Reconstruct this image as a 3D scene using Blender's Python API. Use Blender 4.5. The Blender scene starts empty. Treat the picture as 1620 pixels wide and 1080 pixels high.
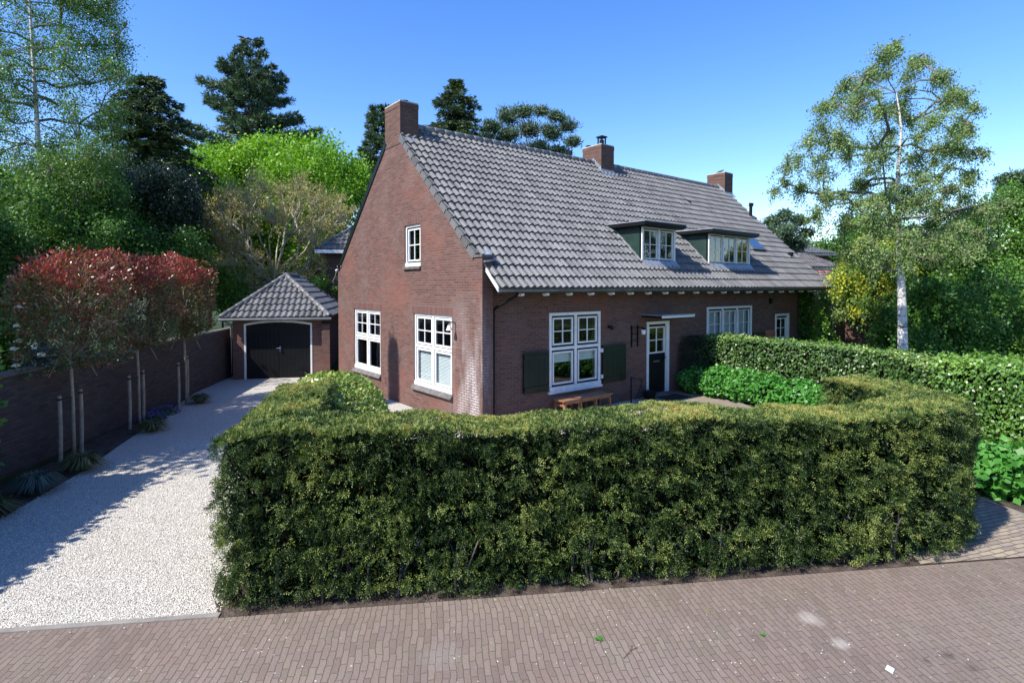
import bpy, math, random
import numpy as np
from mathutils import Vector, Matrix
R = math.radians
rng = np.random.default_rng(7); random.seed(7)
SC = bpy.context.scene
COL = SC.collection

# ---------------------------------------------------------------- camera, sky, sun, exposure
CAM = np.array([-7.2585, -10.2521, 3.3])
FW = np.array([math.sin(0.6694), math.cos(0.6694), 0.0]); RT = np.array([FW[1], -FW[0], 0.0])
cd = bpy.data.cameras.new('camera'); cam = bpy.data.objects.new('camera', cd); COL.objects.link(cam)
cam.location = CAM; cam.rotation_euler = (R(90) - 0.0228, 0, -0.6694)
cd.sensor_width = 36; cd.lens = 880.1 / 1620 * 36; cd.shift_y = -66.4 / 1620; cd.clip_end = 3000; cd.clip_start = 0.1
SC.camera = cam
SUN_EL, SUN_AZ = 47.0, 272.5          # degrees; azimuth clockwise from +Y
w = bpy.data.worlds.new('World'); SC.world = w; w.use_nodes = True
nt = w.node_tree; bg = nt.nodes['Background']
sky = nt.nodes.new('ShaderNodeTexSky'); sky.sky_type = 'NISHITA'; sky.sun_disc = False
sky.sun_elevation = R(SUN_EL); sky.sun_rotation = R(SUN_AZ); sky.altitude = 0; sky.air_density = 1.0; sky.dust_density = 0.25; sky.ozone_density = 2.4
hs = nt.nodes.new('ShaderNodeHueSaturation'); hs.inputs['Saturation'].default_value = 1.3; hs.inputs['Hue'].default_value = 0.513; hs.inputs['Value'].default_value = 1.07
nt.links.new(sky.outputs[0], hs.inputs['Color']); nt.links.new(hs.outputs[0], bg.inputs[0]); bg.inputs[1].default_value = 0.145
sd = bpy.data.lights.new('sun', 'SUN'); sun = bpy.data.objects.new('sun', sd); COL.objects.link(sun)
sd.energy = 4.5; sd.angle = R(0.5); sd.color = (1.0, 0.95, 0.87)
ds = Vector((math.sin(R(SUN_AZ)) * math.cos(R(SUN_EL)), math.cos(R(SUN_AZ)) * math.cos(R(SUN_EL)), math.sin(R(SUN_EL))))
sun.rotation_euler = ds.to_track_quat('Z', 'Y').to_euler(); sun.location = (-20, 0, 30)
SC.view_settings.view_transform = 'Standard'; SC.view_settings.look = 'None'
SC.view_settings.exposure = 0.90; SC.view_settings.gamma = 1.0

# ---------------------------------------------------------------- materials
def mat(name): 
    m = bpy.data.materials.new(name); m.use_nodes = True
    return m, m.node_tree, m.node_tree.nodes, m.node_tree.links, m.node_tree.nodes['Principled BSDF']
def noise(n, l, scale, detail=4, vec=None, rough=0.6):
    t = n.new('ShaderNodeTexNoise'); t.inputs['Scale'].default_value = scale; t.inputs['Detail'].default_value = detail
    t.inputs['Roughness'].default_value = rough
    if vec is not None: l.new(vec, t.inputs['Vector'])
    return t.outputs[0]
def ramp(n, l, fac, stops, interp='LINEAR'):
    r = n.new('ShaderNodeValToRGB'); r.color_ramp.interpolation = interp
    while len(r.color_ramp.elements) < len(stops): r.color_ramp.elements.new(0.5)
    for e, (p, c) in zip(r.color_ramp.elements, stops): e.position = p; e.color = tuple(c) + (1,) if len(c) == 3 else c
    l.new(fac, r.inputs[0]); return r.outputs[0]
def mix(n, l, fac, a, b, mode='MIX'):
    m = n.new('ShaderNodeMix'); m.data_type = 'RGBA'; m.blend_type = mode
    for i, v in ((0, fac), (6, a), (7, b)):
        if isinstance(v, (int, float)): m.inputs[i].default_value = v
        elif isinstance(v, tuple): m.inputs[i].default_value = v + (1,)
        else: l.new(v, m.inputs[i])
    return m.outputs[2]
def bump(n, l, h, strength, dist, nrm=None):
    b = n.new('ShaderNodeBump'); b.inputs['Strength'].default_value = strength; b.inputs['Distance'].default_value = dist
    l.new(h, b.inputs['Height'])
    if nrm is not None: l.new(nrm, b.inputs['Normal'])
    return b.outputs[0]
def plain(name, col, rough=0.5, metal=0.0, var=0.25, scale=3.0, bmp=0.0, spec=0.5):
    m, t, n, l, p = mat(name)
    tc = n.new('ShaderNodeTexCoord').outputs['Object']
    f = noise(n, l, scale, 5, tc); f2 = noise(n, l, scale * 14, 3, tc)
    c = mix(n, l, ramp(n, l, f, [(0.35, (0, 0, 0)), (0.7, (1, 1, 1))]), tuple(x * (1 - var) for x in col), tuple(min(1, x * (1 + var * 0.6)) for x in col))
    c = mix(n, l, 0.25 * var * 2, c, f2, 'OVERLAY')
    l.new(c, p.inputs['Base Color']); p.inputs['Roughness'].default_value = rough; p.inputs['Metallic'].default_value = metal
    p.inputs['Specular IOR Level'].default_value = spec
    if bmp: l.new(bump(n, l, f2, bmp, 0.01), p.inputs['Normal'])
    return m
def brick_mat(name, c1, c2, c3, mortar, bw=0.215, bh=0.0625, patches=True, ms=0.011, bumpd=0.006, dark=0.0, white=0.0):
    m, t, n, l, p = mat(name)
    uv = n.new('ShaderNodeUVMap').outputs[0]
    b = n.new('ShaderNodeTexBrick'); l.new(uv, b.inputs['Vector']); b.inputs['Scale'].default_value = 1
    b.inputs['Brick Width'].default_value = bw; b.inputs['Row Height'].default_value = bh
    b.inputs['Mortar Size'].default_value = ms; b.inputs['Mortar Smooth'].default_value = 0.3; b.inputs['Bias'].default_value = 0.0
    b.inputs['Color1'].default_value = (0, 0, 0, 1); b.inputs['Color2'].default_value = (1, 1, 1, 1); b.inputs['Mortar'].default_value = (0.5, 0.5, 0.5, 1)
    col = ramp(n, l, b.outputs['Color'], [(0.0, c1), (0.35, c2), (0.7, c3), (1.0, tuple(x * 0.72 for x in c2))])
    if patches:
        big = noise(n, l, 0.55, 3, uv)
        col = mix(n, l, ramp(n, l, big, [(0.5, (0, 0, 0)), (0.66, (0.75, 0.75, 0.75))]), col, mix(n, l, 0.6, col, (0.26, 0.075, 0.045)))
        g = noise(n, l, 1.3, 5, uv)
        col = mix(n, l, ramp(n, l, g, [(0.5, (0, 0, 0)), (0.75, (0.45, 0.45, 0.45))]), col, (0.19, 0.15, 0.14))
    if white:
        sx = n.new('ShaderNodeMapping'); sx.inputs['Scale'].default_value = (2.2, 0.5, 1); l.new(uv, sx.inputs[0])
        g = noise(n, l, 1.2, 6, sx.outputs[0]); sep = n.new('ShaderNodeSeparateXYZ'); l.new(uv, sep.inputs[0])
        mr = n.new('ShaderNodeMapRange'); mr.inputs[1].default_value = -1.6; mr.inputs[2].default_value = -0.5; l.new(sep.outputs[0], mr.inputs[0])
        mr2 = n.new('ShaderNodeMapRange'); mr2.inputs[1].default_value = 0.4; mr2.inputs[2].default_value = 0.0; l.new(sep.outputs[0], mr2.inputs[0])
        mz = n.new('ShaderNodeMapRange'); mz.inputs[1].default_value = 3.3; mz.inputs[2].default_value = 1.2; l.new(sep.outputs[1], mz.inputs[0])
        mm = n.new('ShaderNodeMath'); mm.operation = 'MULTIPLY'; l.new(mr.outputs[0], mm.inputs[0]); l.new(mz.outputs[0], mm.inputs[1])
        m3 = n.new('ShaderNodeMath'); m3.operation = 'MULTIPLY'; l.new(mm.outputs[0], m3.inputs[0]); l.new(mr2.outputs[0], m3.inputs[1]); mm = m3
        m2 = n.new('ShaderNodeMath'); m2.operation = 'MULTIPLY'; l.new(mm.outputs[0], m2.inputs[0]); l.new(ramp(n, l, g, [(0.42, (0, 0, 0)), (0.66, (white,) * 3)]), m2.inputs[1])
        col = mix(n, l, m2.outputs[0], col, (0.55, 0.5, 0.5))
    mv = noise(n, l, 6, 3, uv)
    mort = mix(n, l, mv, mortar, tuple(x * 0.55 for x in mortar))
    col = mix(n, l, b.outputs['Fac'], col, mort)
    fine = noise(n, l, 40, 4, uv)
    col = mix(n, l, 0.35, col, fine, 'OVERLAY')
    l.new(col, p.inputs['Base Color']); p.inputs['Roughness'].default_value = 0.85; p.inputs['Specular IOR Level'].default_value = 0.25
    inv = n.new('ShaderNodeMath'); inv.operation = 'SUBTRACT'; inv.inputs[0].default_value = 1; l.new(b.outputs['Fac'], inv.inputs[1])
    ad = n.new('ShaderNodeMath'); ad.operation = 'MULTIPLY_ADD'; ad.inputs[1].default_value = 0.35; l.new(fine, ad.inputs[0]); l.new(inv.outputs[0], ad.inputs[2])
    l.new(bump(n, l, ad.outputs[0], 1.0, bumpd), p.inputs['Normal'])
    return m
def rnd_attr(n): 
    a = n.new('ShaderNodeAttribute'); a.attribute_name = 'rnd'; return a.outputs['Fac']
def leaf_mat(name, stops, rough=0.45, trans=0.3, spec=0.5, tcol=None):
    m, t, n, l, p = mat(name)
    c = ramp(n, l, rnd_attr(n), stops)
    l.new(c, p.inputs['Base Color']); p.inputs['Roughness'].default_value = rough; p.inputs['Specular IOR Level'].default_value = spec
    tr = n.new('ShaderNodeBsdfTranslucent'); l.new(mix(n, l, 1.0, c, tcol or (1.0, 1.0, 0.45), 'MULTIPLY'), tr.inputs[0])
    ms = n.new('ShaderNodeMixShader'); ms.inputs[0].default_value = trans
    l.new(p.outputs[0], ms.inputs[1]); l.new(tr.outputs[0], ms.inputs[2]); l.new(ms.outputs[0], n['Material Output'].inputs[0])
    return m
def tile_mat(name, a, b, moss=0.4):
    m, t, n, l, p = mat(name)
    tc = n.new('ShaderNodeTexCoord').outputs['Object']
    c = ramp(n, l, rnd_attr(n), [(0, tuple(x * .75 for x in a)), (.05, a), (0.5, tuple((x + y) / 2 for x, y in zip(a, b))), (.95, b), (1, tuple(x * 1.15 for x in b))])
    g = noise(n, l, 0.5, 5, tc); g2 = noise(n, l, 9, 5, tc)
    c = mix(n, l, ramp(n, l, g, [(0.45, (0, 0, 0)), (0.7, (moss,) * 3)]), c, (0.105, 0.10, 0.088))
    c = mix(n, l, ramp(n, l, g2, [(0.5, (0, 0, 0)), (0.8, (0.35,) * 3)]), c, tuple(x * 0.45 for x in a))
    l.new(c, p.inputs['Base Color']); p.inputs['Roughness'].default_value = 0.48; p.inputs['Specular IOR Level'].default_value = 0.55
    l.new(bump(n, l, g2, 0.3, 0.004), p.inputs['Normal'])
    return m
def glass_mat(name, tint=(0.75, 0.8, 0.8), refl=1.0):
    m, t, n, l, p = mat(name)
    n.remove(p)
    gl = n.new('ShaderNodeBsdfGlossy'); gl.inputs['Roughness'].default_value = 0.01; gl.inputs['Color'].default_value = (0.95, 0.97, 1, 1)
    tr = n.new('ShaderNodeBsdfTransparent'); tr.inputs[0].default_value = tint + (1,)
    fr = n.new('ShaderNodeLayerWeight'); fr.inputs[0].default_value = 0.5; pw = n.new('ShaderNodeMath'); pw.operation = 'POWER'; pw.inputs[1].default_value = 4.0; l.new(fr.outputs['Facing'], pw.inputs[0])
    mr = n.new('ShaderNodeMath'); mr.operation = 'MULTIPLY_ADD'; mr.inputs[1].default_value = 0.85 * refl; mr.inputs[2].default_value = 0.09 * refl; mr.use_clamp = True; l.new(pw.outputs[0], mr.inputs[0])
    tc = n.new('ShaderNodeTexCoord').outputs['Object']
    nz = noise(n, l, 1.6, 1, tc); bb = bump(n, l, nz, 0.12, 0.02); l.new(bb, gl.inputs['Normal'])
    ms = n.new('ShaderNodeMixShader'); l.new(mr.outputs[0], ms.inputs[0]); l.new(tr.outputs[0], ms.inputs[1]); l.new(gl.outputs[0], ms.inputs[2])
    l.new(ms.outputs[0], n['Material Output'].inputs[0]); return m

M = {}
M['brick'] = brick_mat('brick_red', (0.095, 0.044, 0.034), (0.128, 0.056, 0.043), (0.162, 0.077, 0.059), (0.17, 0.135, 0.122), white=0.9)
M['brick_dark'] = brick_mat('brick_brown', (0.085, 0.042, 0.032), (0.12, 0.058, 0.043), (0.155, 0.078, 0.058), (0.13, 0.105, 0.09), patches=False)
M['brick_wall'] = brick_mat('brick_garden_wall', (0.045, 0.04, 0.042), (0.065, 0.055, 0.055), (0.085, 0.07, 0.068), (0.07, 0.065, 0.062), patches=False)
M['brick_lintel'] = brick_mat('brick_lintel', (0.105, 0.046, 0.038), (0.135, 0.058, 0.048), (0.165, 0.076, 0.064), (0.17, 0.135, 0.122), bw=0.0625, bh=0.215, patches=False)
M['tile'] = tile_mat('roof_tile_grey', (0.098, 0.097, 0.095), (0.158, 0.157, 0.154), .35)
M['tile_old'] = tile_mat('roof_tile_old', (0.09, 0.08, 0.075), (0.2, 0.18, 0.17), 0.6)
M['tile_red'] = tile_mat('roof_tile_red', (0.3, 0.1, 0.06), (0.45, 0.2, 0.14), 0.3)
M['white'] = plain('white_paint', (0.74, 0.74, 0.73), 0.4, var=0.10, scale=7)
M['black'] = plain('black_paint', (0.006, 0.007, 0.008), 0.5, var=0.3, spec=0.22)
M['dkgreen'] = plain('dark_green_paint', (0.004, 0.011, 0.008), 0.45, var=0.3, spec=0.4)
M['green'] = plain('green_cladding', (0.010, 0.034, 0.026), 0.5, var=0.3)
M['stone'] = plain('sill_stone', (0.13, 0.12, 0.115), 0.8, var=0.4, scale=6, bmp=0.4)
M['lead'] = plain('lead_flashing', (0.30, 0.33, 0.37), 0.45, metal=0.3, var=0.3, scale=6)
M['zinc'] = plain('zinc_gutter', (0.16, 0.17, 0.175), 0.5, metal=0.4, var=0.3)
M['mortar'] = plain('cement', (0.4, 0.38, 0.35), 0.9, var=0.3, scale=8, bmp=0.5)
M['wood'] = plain('bench_wood', (0.27, 0.13, 0.065), 0.5, var=0.35, scale=7)
M['stake'] = plain('stake_wood', (0.36, 0.29, 0.21), 0.8, var=0.35, scale=9)
M['cream'] = plain('cream_petals', (0.62, 0.58, 0.46), 0.8, var=0.2, scale=20)
M['rubber'] = plain('rubber', (0.015, 0.015, 0.015), 0.8)
M['interior'] = plain('interior_dark', (0.05, 0.045, 0.04), 0.9)
M['curtain'] = plain('net_curtain', (0.6, 0.62, 0.62), 0.9, var=0.1)
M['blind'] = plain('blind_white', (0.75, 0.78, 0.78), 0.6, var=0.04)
M['chrome'] = plain('bright_metal', (0.7, 0.7, 0.7), 0.2, metal=1, var=0.05)
M['glass'] = glass_mat('window_glass')
M['terracotta'] = plain('terracotta', (0.35, 0.13, 0.07), 0.8, var=0.2)
M['carblue'] = plain('car_paint', (0.03, 0.06, 0.14), 0.2, var=0.05)

# ---------------------------------------------------------------- mesh builder
ORI = {}
def link(o): COL.objects.link(o); return o
def tag(o, label=None, cat=None, group=None, kind=None):
    for k, v in (('label', label), ('category', cat), ('group', group), ('kind', kind)):
        if v: o[k] = v
    return o
def thing(name, loc, label, cat, group=None, rz=0.0):
    o = bpy.data.objects.new(name, None); o.location = loc; o.rotation_euler = (0, 0, rz); o.empty_display_size = 0.2
    link(o); tag(o, label, cat, group); ORI[o.name] = np.array(loc, float); return o
def frame(u, w):                       # u along, w outward, z up
    return np.array(u, float), np.array(w, float), np.array((0, 0, 1.0))
class MB:
    def __init__(s): s.V = []; s.F = []; s.Mi = []; s.rn = []
    def add(s, vs, fs, m=0, r=0.5):
        k = len(s.V); s.V += [tuple(map(float, v)) for v in vs]
        for f in fs: s.F.append(tuple(k + i for i in f)); s.Mi.append(m); s.rn.append(r)
    def quad(s, a, b, c, d, m=0, r=0.5): s.add((a, b, c, d), ((0, 1, 2, 3),), m, r)
    def box(s, o, fr, u0, u1, w0, w1, z0, z1, m=0, r=0.5):
        U, W, Z = fr; o = np.array(o, float)
        p = [o + U * a + W * b + Z * c for c in (z0, z1) for b in (w0, w1) for a in (u0, u1)]
        fl = [(0, 2, 3, 1), (4, 5, 7, 6), (0, 1, 5, 4), (2, 6, 7, 3), (0, 4, 6, 2), (1, 3, 7, 5)]
        if np.dot(np.cross(U, W), Z) < 0: fl = [f[::-1] for f in fl]
        s.add(p, fl, m, r)
    def abox(s, x0, x1, y0, y1, z0, z1, m=0, r=0.5): s.box((0, 0, 0), frame((1, 0, 0), (0, 1, 0)), x0, x1, y0, y1, z0, z1, m, r)
    def tube(s, path, rad, n=8, m=0, cap=True, r=0.5):
        path = np.array(path, float); k = len(path)
        if np.isscalar(rad): rad = [rad] * k
        T = np.gradient(path, axis=0); T /= np.linalg.norm(T, axis=1)[:, None] + 1e-9
        ref = np.array((0, 0, 1.0)) if abs(T[0][2]) < 0.9 else np.array((1.0, 0, 0))
        vs = []
        a = np.linspace(0, 2 * math.pi, n, endpoint=False)
        for i in range(k):
            A = np.cross(T[i], ref); A /= np.linalg.norm(A) + 1e-9; B = np.cross(T[i], A)
            vs += list(path[i] + rad[i] * (np.cos(a)[:, None] * A + np.sin(a)[:, None] * B))
        fs = [(i * n + j, (i + 1) * n + j, (i + 1) * n + (j + 1) % n, i * n + (j + 1) % n) for i in range(k - 1) for j in range(n)]
        if cap: fs += [tuple(range(n)), tuple(range((k - 1) * n, k * n))[::-1]]
        s.add(vs, fs, m, r)
    def prism(s, pts, d, m=0, r=0.5):   # closed outline extruded by vector d
        pts = [np.array(p, float) for p in pts]; n = len(pts); d = np.array(d, float)
        s.add(pts + [p + d for p in pts], [tuple(range(n))[::-1], tuple(range(n, 2 * n))] + [(i, (i + 1) % n, n + (i + 1) % n, n + i) for i in range(n)], m, r)
    def build(s, name, mats, parent=None, smooth=False, local=False, bevel=0.0, recalc=False):
        me = bpy.data.meshes.new(name)
        V = np.array(s.V); root = parent
        off = np.zeros(3)
        if parent is not None and not local:
            while root.parent is not None: root = root.parent
            off = ORI.get(root.name, off)
        me.from_pydata((V - off).tolist(), [], s.F)
        if not isinstance(mats, (list, tuple)): mats = [mats]
        for m in mats: me.materials.append(m)
        me.polygons.foreach_set('material_index', s.Mi)
        a = me.attributes.new('rnd', 'FLOAT', 'FACE'); a.data.foreach_set('value', s.rn)
        if recalc:
            import bmesh; b = bmesh.new(); b.from_mesh(me); bmesh.ops.recalc_face_normals(b, faces=b.faces); b.to_mesh(me); b.free()
        me.update()
        uv = me.uv_layers.new(name='UVMap'); buf = np.zeros((len(me.loops), 2))
        for p in me.polygons:
            nx, ny, nz = p.normal
            for li in p.loop_indices:
                x, y, z = V[me.loops[li].vertex_index]
                if abs(nz) > 0.8: buf[li] = (x, y)
                else:
                    h = math.hypot(nx, ny) + 1e-9; buf[li] = (x * (-ny / h) + y * (nx / h), z)
        uv.data.foreach_set('uv', buf.ravel())
        if smooth: me.polygons.foreach_set('use_smooth', [True] * len(me.polygons))
        o = bpy.data.objects.new(name, me); link(o)
        if parent is not None: o.parent = parent
        if bevel:
            b = o.modifiers.new('bevel', 'BEVEL'); b.width = bevel; b.segments = 2; b.limit_method = 'ANGLE'
        return o
def struct(mb, name, mats, **k): return tag(mb.build(name, mats, **k), kind='structure')

def vnoise(P, scale, seed=0):          # value noise, 0..1
    P = np.asarray(P) * scale + seed * 17.3; i = np.floor(P).astype(np.int64); f = P - i; f = f * f * (3 - 2 * f); out = 0
    for dx in (0, 1):
        for dy in (0, 1):
            for dz in (0, 1):
                h = ((i[:, 0] + dx) * 73856093) ^ ((i[:, 1] + dy) * 19349663) ^ ((i[:, 2] + dz) * 83492791) ^ (seed * 2654435)
                h = (h ^ (h >> 13)) * 1274126177; h = (h & 0xffffff) / 0xffffff
                out = out + h * (f[:, 0] if dx else 1 - f[:, 0]) * (f[:, 1] if dy else 1 - f[:, 1]) * (f[:, 2] if dz else 1 - f[:, 2])
    return out
def unit(a): return a / (np.linalg.norm(a, axis=-1, keepdims=True) + 1e-9)
def rdir(n): return unit(rng.normal(size=(n, 3)))
def leaves(P, T, N, L, W, rnd, fold=0.0):
    """quads: base P, tip P+T*L, width W, in the plane with normal N"""
    T = unit(T); S = unit(np.cross(T, N)); L = np.broadcast_to(L, len(P))[:, None]; W = np.broadcast_to(W, len(P))[:, None]
    Nn = np.cross(S, T); mid = P + T * L * 0.45 + Nn * L * fold
    return np.stack([P, mid + S * W / 2, P + T * L, mid - S * W / 2], axis=1), rnd
def leaf_obj(name, parts, mats, parent=None, extra=None):
    """parts: list of (quads (n,4,3), rnd (n,), mat index); extra: MB whose faces are appended"""
    Q = np.concatenate([q for q, r, m in parts]); rn = np.concatenate([r for q, r, m in parts]); mi = np.concatenate([np.full(len(q), m) for q, r, m in parts])
    n = len(Q); off = np.zeros(3)
    if parent is not None:
        root = parent
        while root.parent is not None: root = root.parent
        off = ORI.get(root.name, off)
    V = Q.reshape(-1, 3) - off; idx = np.arange(4 * n); ls = np.arange(n) * 4; lt = np.full(n, 4)
    if extra is not None and extra.V:
        EV = np.array(extra.V) - off; b = len(V); V = np.concatenate([V, EV]); ei = []; el = []
        for f in extra.F: ei += [b + i for i in f]; el.append(len(f))
        ls = np.concatenate([ls, len(idx) + np.concatenate([[0], np.cumsum(el)[:-1]])]); lt = np.concatenate([lt, el]); idx = np.concatenate([idx, ei])
        rn = np.concatenate([rn, extra.rn]); mi = np.concatenate([mi, extra.Mi])
    me = bpy.data.meshes.new(name); me.vertices.add(len(V)); me.vertices.foreach_set('co', V.astype(np.float32).ravel())
    me.loops.add(len(idx)); me.loops.foreach_set('vertex_index', idx.astype(np.int32))
    me.polygons.add(len(ls)); me.polygons.foreach_set('loop_start', ls.astype(np.int32)); me.polygons.foreach_set('loop_total', lt.astype(np.int32))
    for m in mats: me.materials.append(m)
    me.polygons.foreach_set('material_index', mi.astype(np.int32))
    a = me.attributes.new('rnd', 'FLOAT', 'FACE'); a.data.foreach_set('value', np.clip(rn, 0, 1).astype(np.float32))
    me.update(calc_edges=True)
    o = bpy.data.objects.new(name, me); link(o)
    if parent is not None: o.parent = parent
    return o
def at(u, D, z=0.0):                   # a point D metres ahead of the street corner, seen at photo column u
    p = CAM + FW * D + RT * ((u - 810) / 880.1 * D); return np.array([p[0], p[1], z])
def hz(v, D): return 3.3 + (453.5 - v) * D / 880.1

# ================================================================ GROUND
def ground_mat(name, kind):
    m, t, n, l, p = mat(name); tc = n.new('ShaderNodeTexCoord').outputs['Object']
    if kind == 'gravel':
        vo = n.new('ShaderNodeTexVoronoi'); vo.inputs['Scale'].default_value = 58; l.new(tc, vo.inputs['Vector'])
        v2 = n.new('ShaderNodeTexVoronoi'); v2.inputs['Scale'].default_value = 100; l.new(tc, v2.inputs['Vector'])
        sp = n.new('ShaderNodeSeparateColor'); l.new(vo.outputs['Color'], sp.inputs[0])
        c = ramp(n, l, sp.outputs[0], [(0, (0.36, 0.33, 0.28)), (0.25, (0.56, 0.53, 0.47)), (0.7, (0.66, 0.63, 0.57)), (1, (0.74, 0.72, 0.67))])
        c = mix(n, l, ramp(n, l, vo.outputs['Distance'], [(0.35, (0, 0, 0)), (0.75, (0.55,) * 3)]), c, (0.22, 0.19, 0.15))
        g = noise(n, l, 0.7, 6, tc)
        c = mix(n, l, ramp(n, l, g, [(0.45, (0, 0, 0)), (0.75, (0.4,) * 3)]), c, (0.46, 0.42, 0.32))
        h = n.new('ShaderNodeMath'); h.operation = 'ADD'; l.new(vo.outputs['Distance'], h.inputs[0]); l.new(v2.outputs['Distance'], h.inputs[1])
        b = n.new('ShaderNodeBump'); b.invert = True; b.inputs['Strength'].default_value = 0.9; b.inputs['Distance'].default_value = 0.014
        l.new(h.outputs[0], b.inputs['Height']); l.new(b.outputs[0], p.inputs['Normal'])
    elif kind == 'soil':
        g = noise(n, l, 5, 8, tc); c = ramp(n, l, g, [(0.3, (0.03, 0.022, 0.017)), (0.55, (0.085, 0.066, 0.053)), (0.75, (0.16, 0.13, 0.11))])
        l.new(bump(n, l, noise(n, l, 25, 6, tc), 1, 0.03), p.inputs['Normal'])
    elif kind == 'verge':
        g = noise(n, l, 3, 8, tc); c = ramp(n, l, g, [(0.3, (0.02, 0.03, 0.01)), (0.6, (0.035, 0.06, 0.018)), (0.8, (0.06, 0.07, 0.03))])
        l.new(bump(n, l, noise(n, l, 25, 6, tc), 1, 0.05), p.inputs['Normal'])
    l.new(c, p.inputs['Base Color']); p.inputs['Roughness'].default_value = 0.9; p.inputs['Specular IOR Level'].default_value = 0.2
    return m
def onstreet(u, v): 
    t = 3.3 / ((v - 453.5) / 880.1); p = CAM + FW * t + RT * (u - 810) / 880.1 * t; return p[0], p[1]
STAINS = [onstreet(1288, 984) + (.14, (.34, .30, .26), .8), onstreet(1338, 1026) + (.10, (.36, .33, .29), .7), onstreet(1510, 1045) + (.07, (.07, .055, .05), .7), onstreet(1476, 1053) + (.05, (.07, .055, .05), .7), onstreet(1550, 1065) + (.07, (.07, .055, .05), .6), onstreet(700, 1045) + (.22, (.24, .21, .19), .4)]
def pave_mat(name, ang, bw, bh, cols, mortar, moss=(0.10, 0.12, 0.05), specks=True, ms=0.006, bd=0.004):
    m, t, n, l, p = mat(name); tc = n.new('ShaderNodeTexCoord').outputs['Object']
    mp = n.new('ShaderNodeMapping'); mp.inputs['Rotation'].default_value = (0, 0, ang); l.new(tc, mp.inputs[0])
    wob = n.new('ShaderNodeTexNoise'); wob.inputs['Scale'].default_value = 1.6; wob.inputs['Detail'].default_value = 3; l.new(mp.outputs[0], wob.inputs['Vector'])
    va = n.new('ShaderNodeVectorMath'); va.operation = 'MULTIPLY_ADD'; va.inputs[1].default_value = (0.07, 0.09, 0); l.new(wob.outputs['Color'], va.inputs[0]); l.new(mp.outputs[0], va.inputs[2])
    w2 = n.new('ShaderNodeTexNoise'); w2.inputs['Scale'].default_value = 11; w2.inputs['Detail'].default_value = 2; l.new(mp.outputs[0], w2.inputs['Vector'])
    vb = n.new('ShaderNodeVectorMath'); vb.operation = 'MULTIPLY_ADD'; vb.inputs[1].default_value = (0.028, 0.022, 0); l.new(w2.outputs['Color'], vb.inputs[0]); l.new(va.outputs[0], vb.inputs[2])
    vec = vb.outputs[0]
    b = n.new('ShaderNodeTexBrick'); l.new(vec, b.inputs['Vector']); b.inputs['Scale'].default_value = 1
    b.inputs['Brick Width'].default_value = bw; b.inputs['Row Height'].default_value = bh; b.inputs['Mortar Size'].default_value = ms; b.inputs['Mortar Smooth'].default_value = 0.5
    b.inputs['Color1'].default_value = (0, 0, 0, 1); b.inputs['Color2'].default_value = (1, 1, 1, 1); b.inputs['Mortar'].default_value = (0.5, 0.5, 0.5, 1)
    c = ramp(n, l, b.outputs['Color'], [(i / (len(cols) - 1), k) for i, k in enumerate(cols)])
    big = noise(n, l, 0.35, 5, tc)
    c = mix(n, l, ramp(n, l, big, [(0.4, (0, 0, 0)), (0.7, (0.55,) * 3)]), c, (0.25, 0.205, 0.17))
    rp = noise(n, l, 0.8, 4, tc)
    c = mix(n, l, ramp(n, l, rp, [(0.52, (0, 0, 0)), (0.72, (0.5,) * 3)]), c, (0.21, 0.145, 0.12))
    dk = noise(n, l, 1.1, 6, tc, 0.7)
    c = mix(n, l, ramp(n, l, dk, [(0.25, (0.4,) * 3), (0.42, (0, 0, 0))]), c, (0.105, 0.083, 0.075))
    mm = noise(n, l, 2.2, 5, tc, 0.7)
    mo = mix(n, l, ramp(n, l, mm, [(0.5, (0, 0, 0)), (0.68, (0.8,) * 3)]), mortar, moss)
    c = mix(n, l, b.outputs['Fac'], c, mo)
    mg = noise(n, l, 7, 6, tc, 0.75); mq = noise(n, l, 0.9, 3, tc)
    mz = n.new('ShaderNodeMath'); mz.operation = 'MULTIPLY'; l.new(ramp(n, l, mg, [(0.56, (0, 0, 0)), (0.66, (0.9,) * 3)]), mz.inputs[0]); l.new(ramp(n, l, mq, [(0.48, (0, 0, 0)), (0.65, (1,) * 3)]), mz.inputs[1])
    c = mix(n, l, mz.outputs[0], c, (0.17, 0.155, 0.08))
    if specks:
        vo = n.new('ShaderNodeTexVoronoi'); vo.inputs['Scale'].default_value = 16; l.new(tc, vo.inputs['Vector'])
        sp = n.new('ShaderNodeSeparateColor'); l.new(vo.outputs['Color'], sp.inputs[0])
        a1 = ramp(n, l, vo.outputs['Distance'], [(0.10, (1,) * 3), (0.17, (0,) * 3)]); a2 = ramp(n, l, sp.outputs[1], [(0.72, (0,) * 3), (0.8, (1,) * 3)])
        q = noise(n, l, 0.45, 3, tc); a3 = ramp(n, l, q, [(0.45, (0,) * 3), (0.6, (0.8,) * 3)])
        z1 = n.new('ShaderNodeMath'); z1.operation = 'MULTIPLY'; l.new(a1, z1.inputs[0]); l.new(a2, z1.inputs[1])
        z2 = n.new('ShaderNodeMath'); z2.operation = 'MULTIPLY'; l.new(z1.outputs[0], z2.inputs[0]); l.new(a3, z2.inputs[1])
        c = mix(n, l, z2.outputs[0], c, (0.6, 0.56, 0.52))
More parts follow.
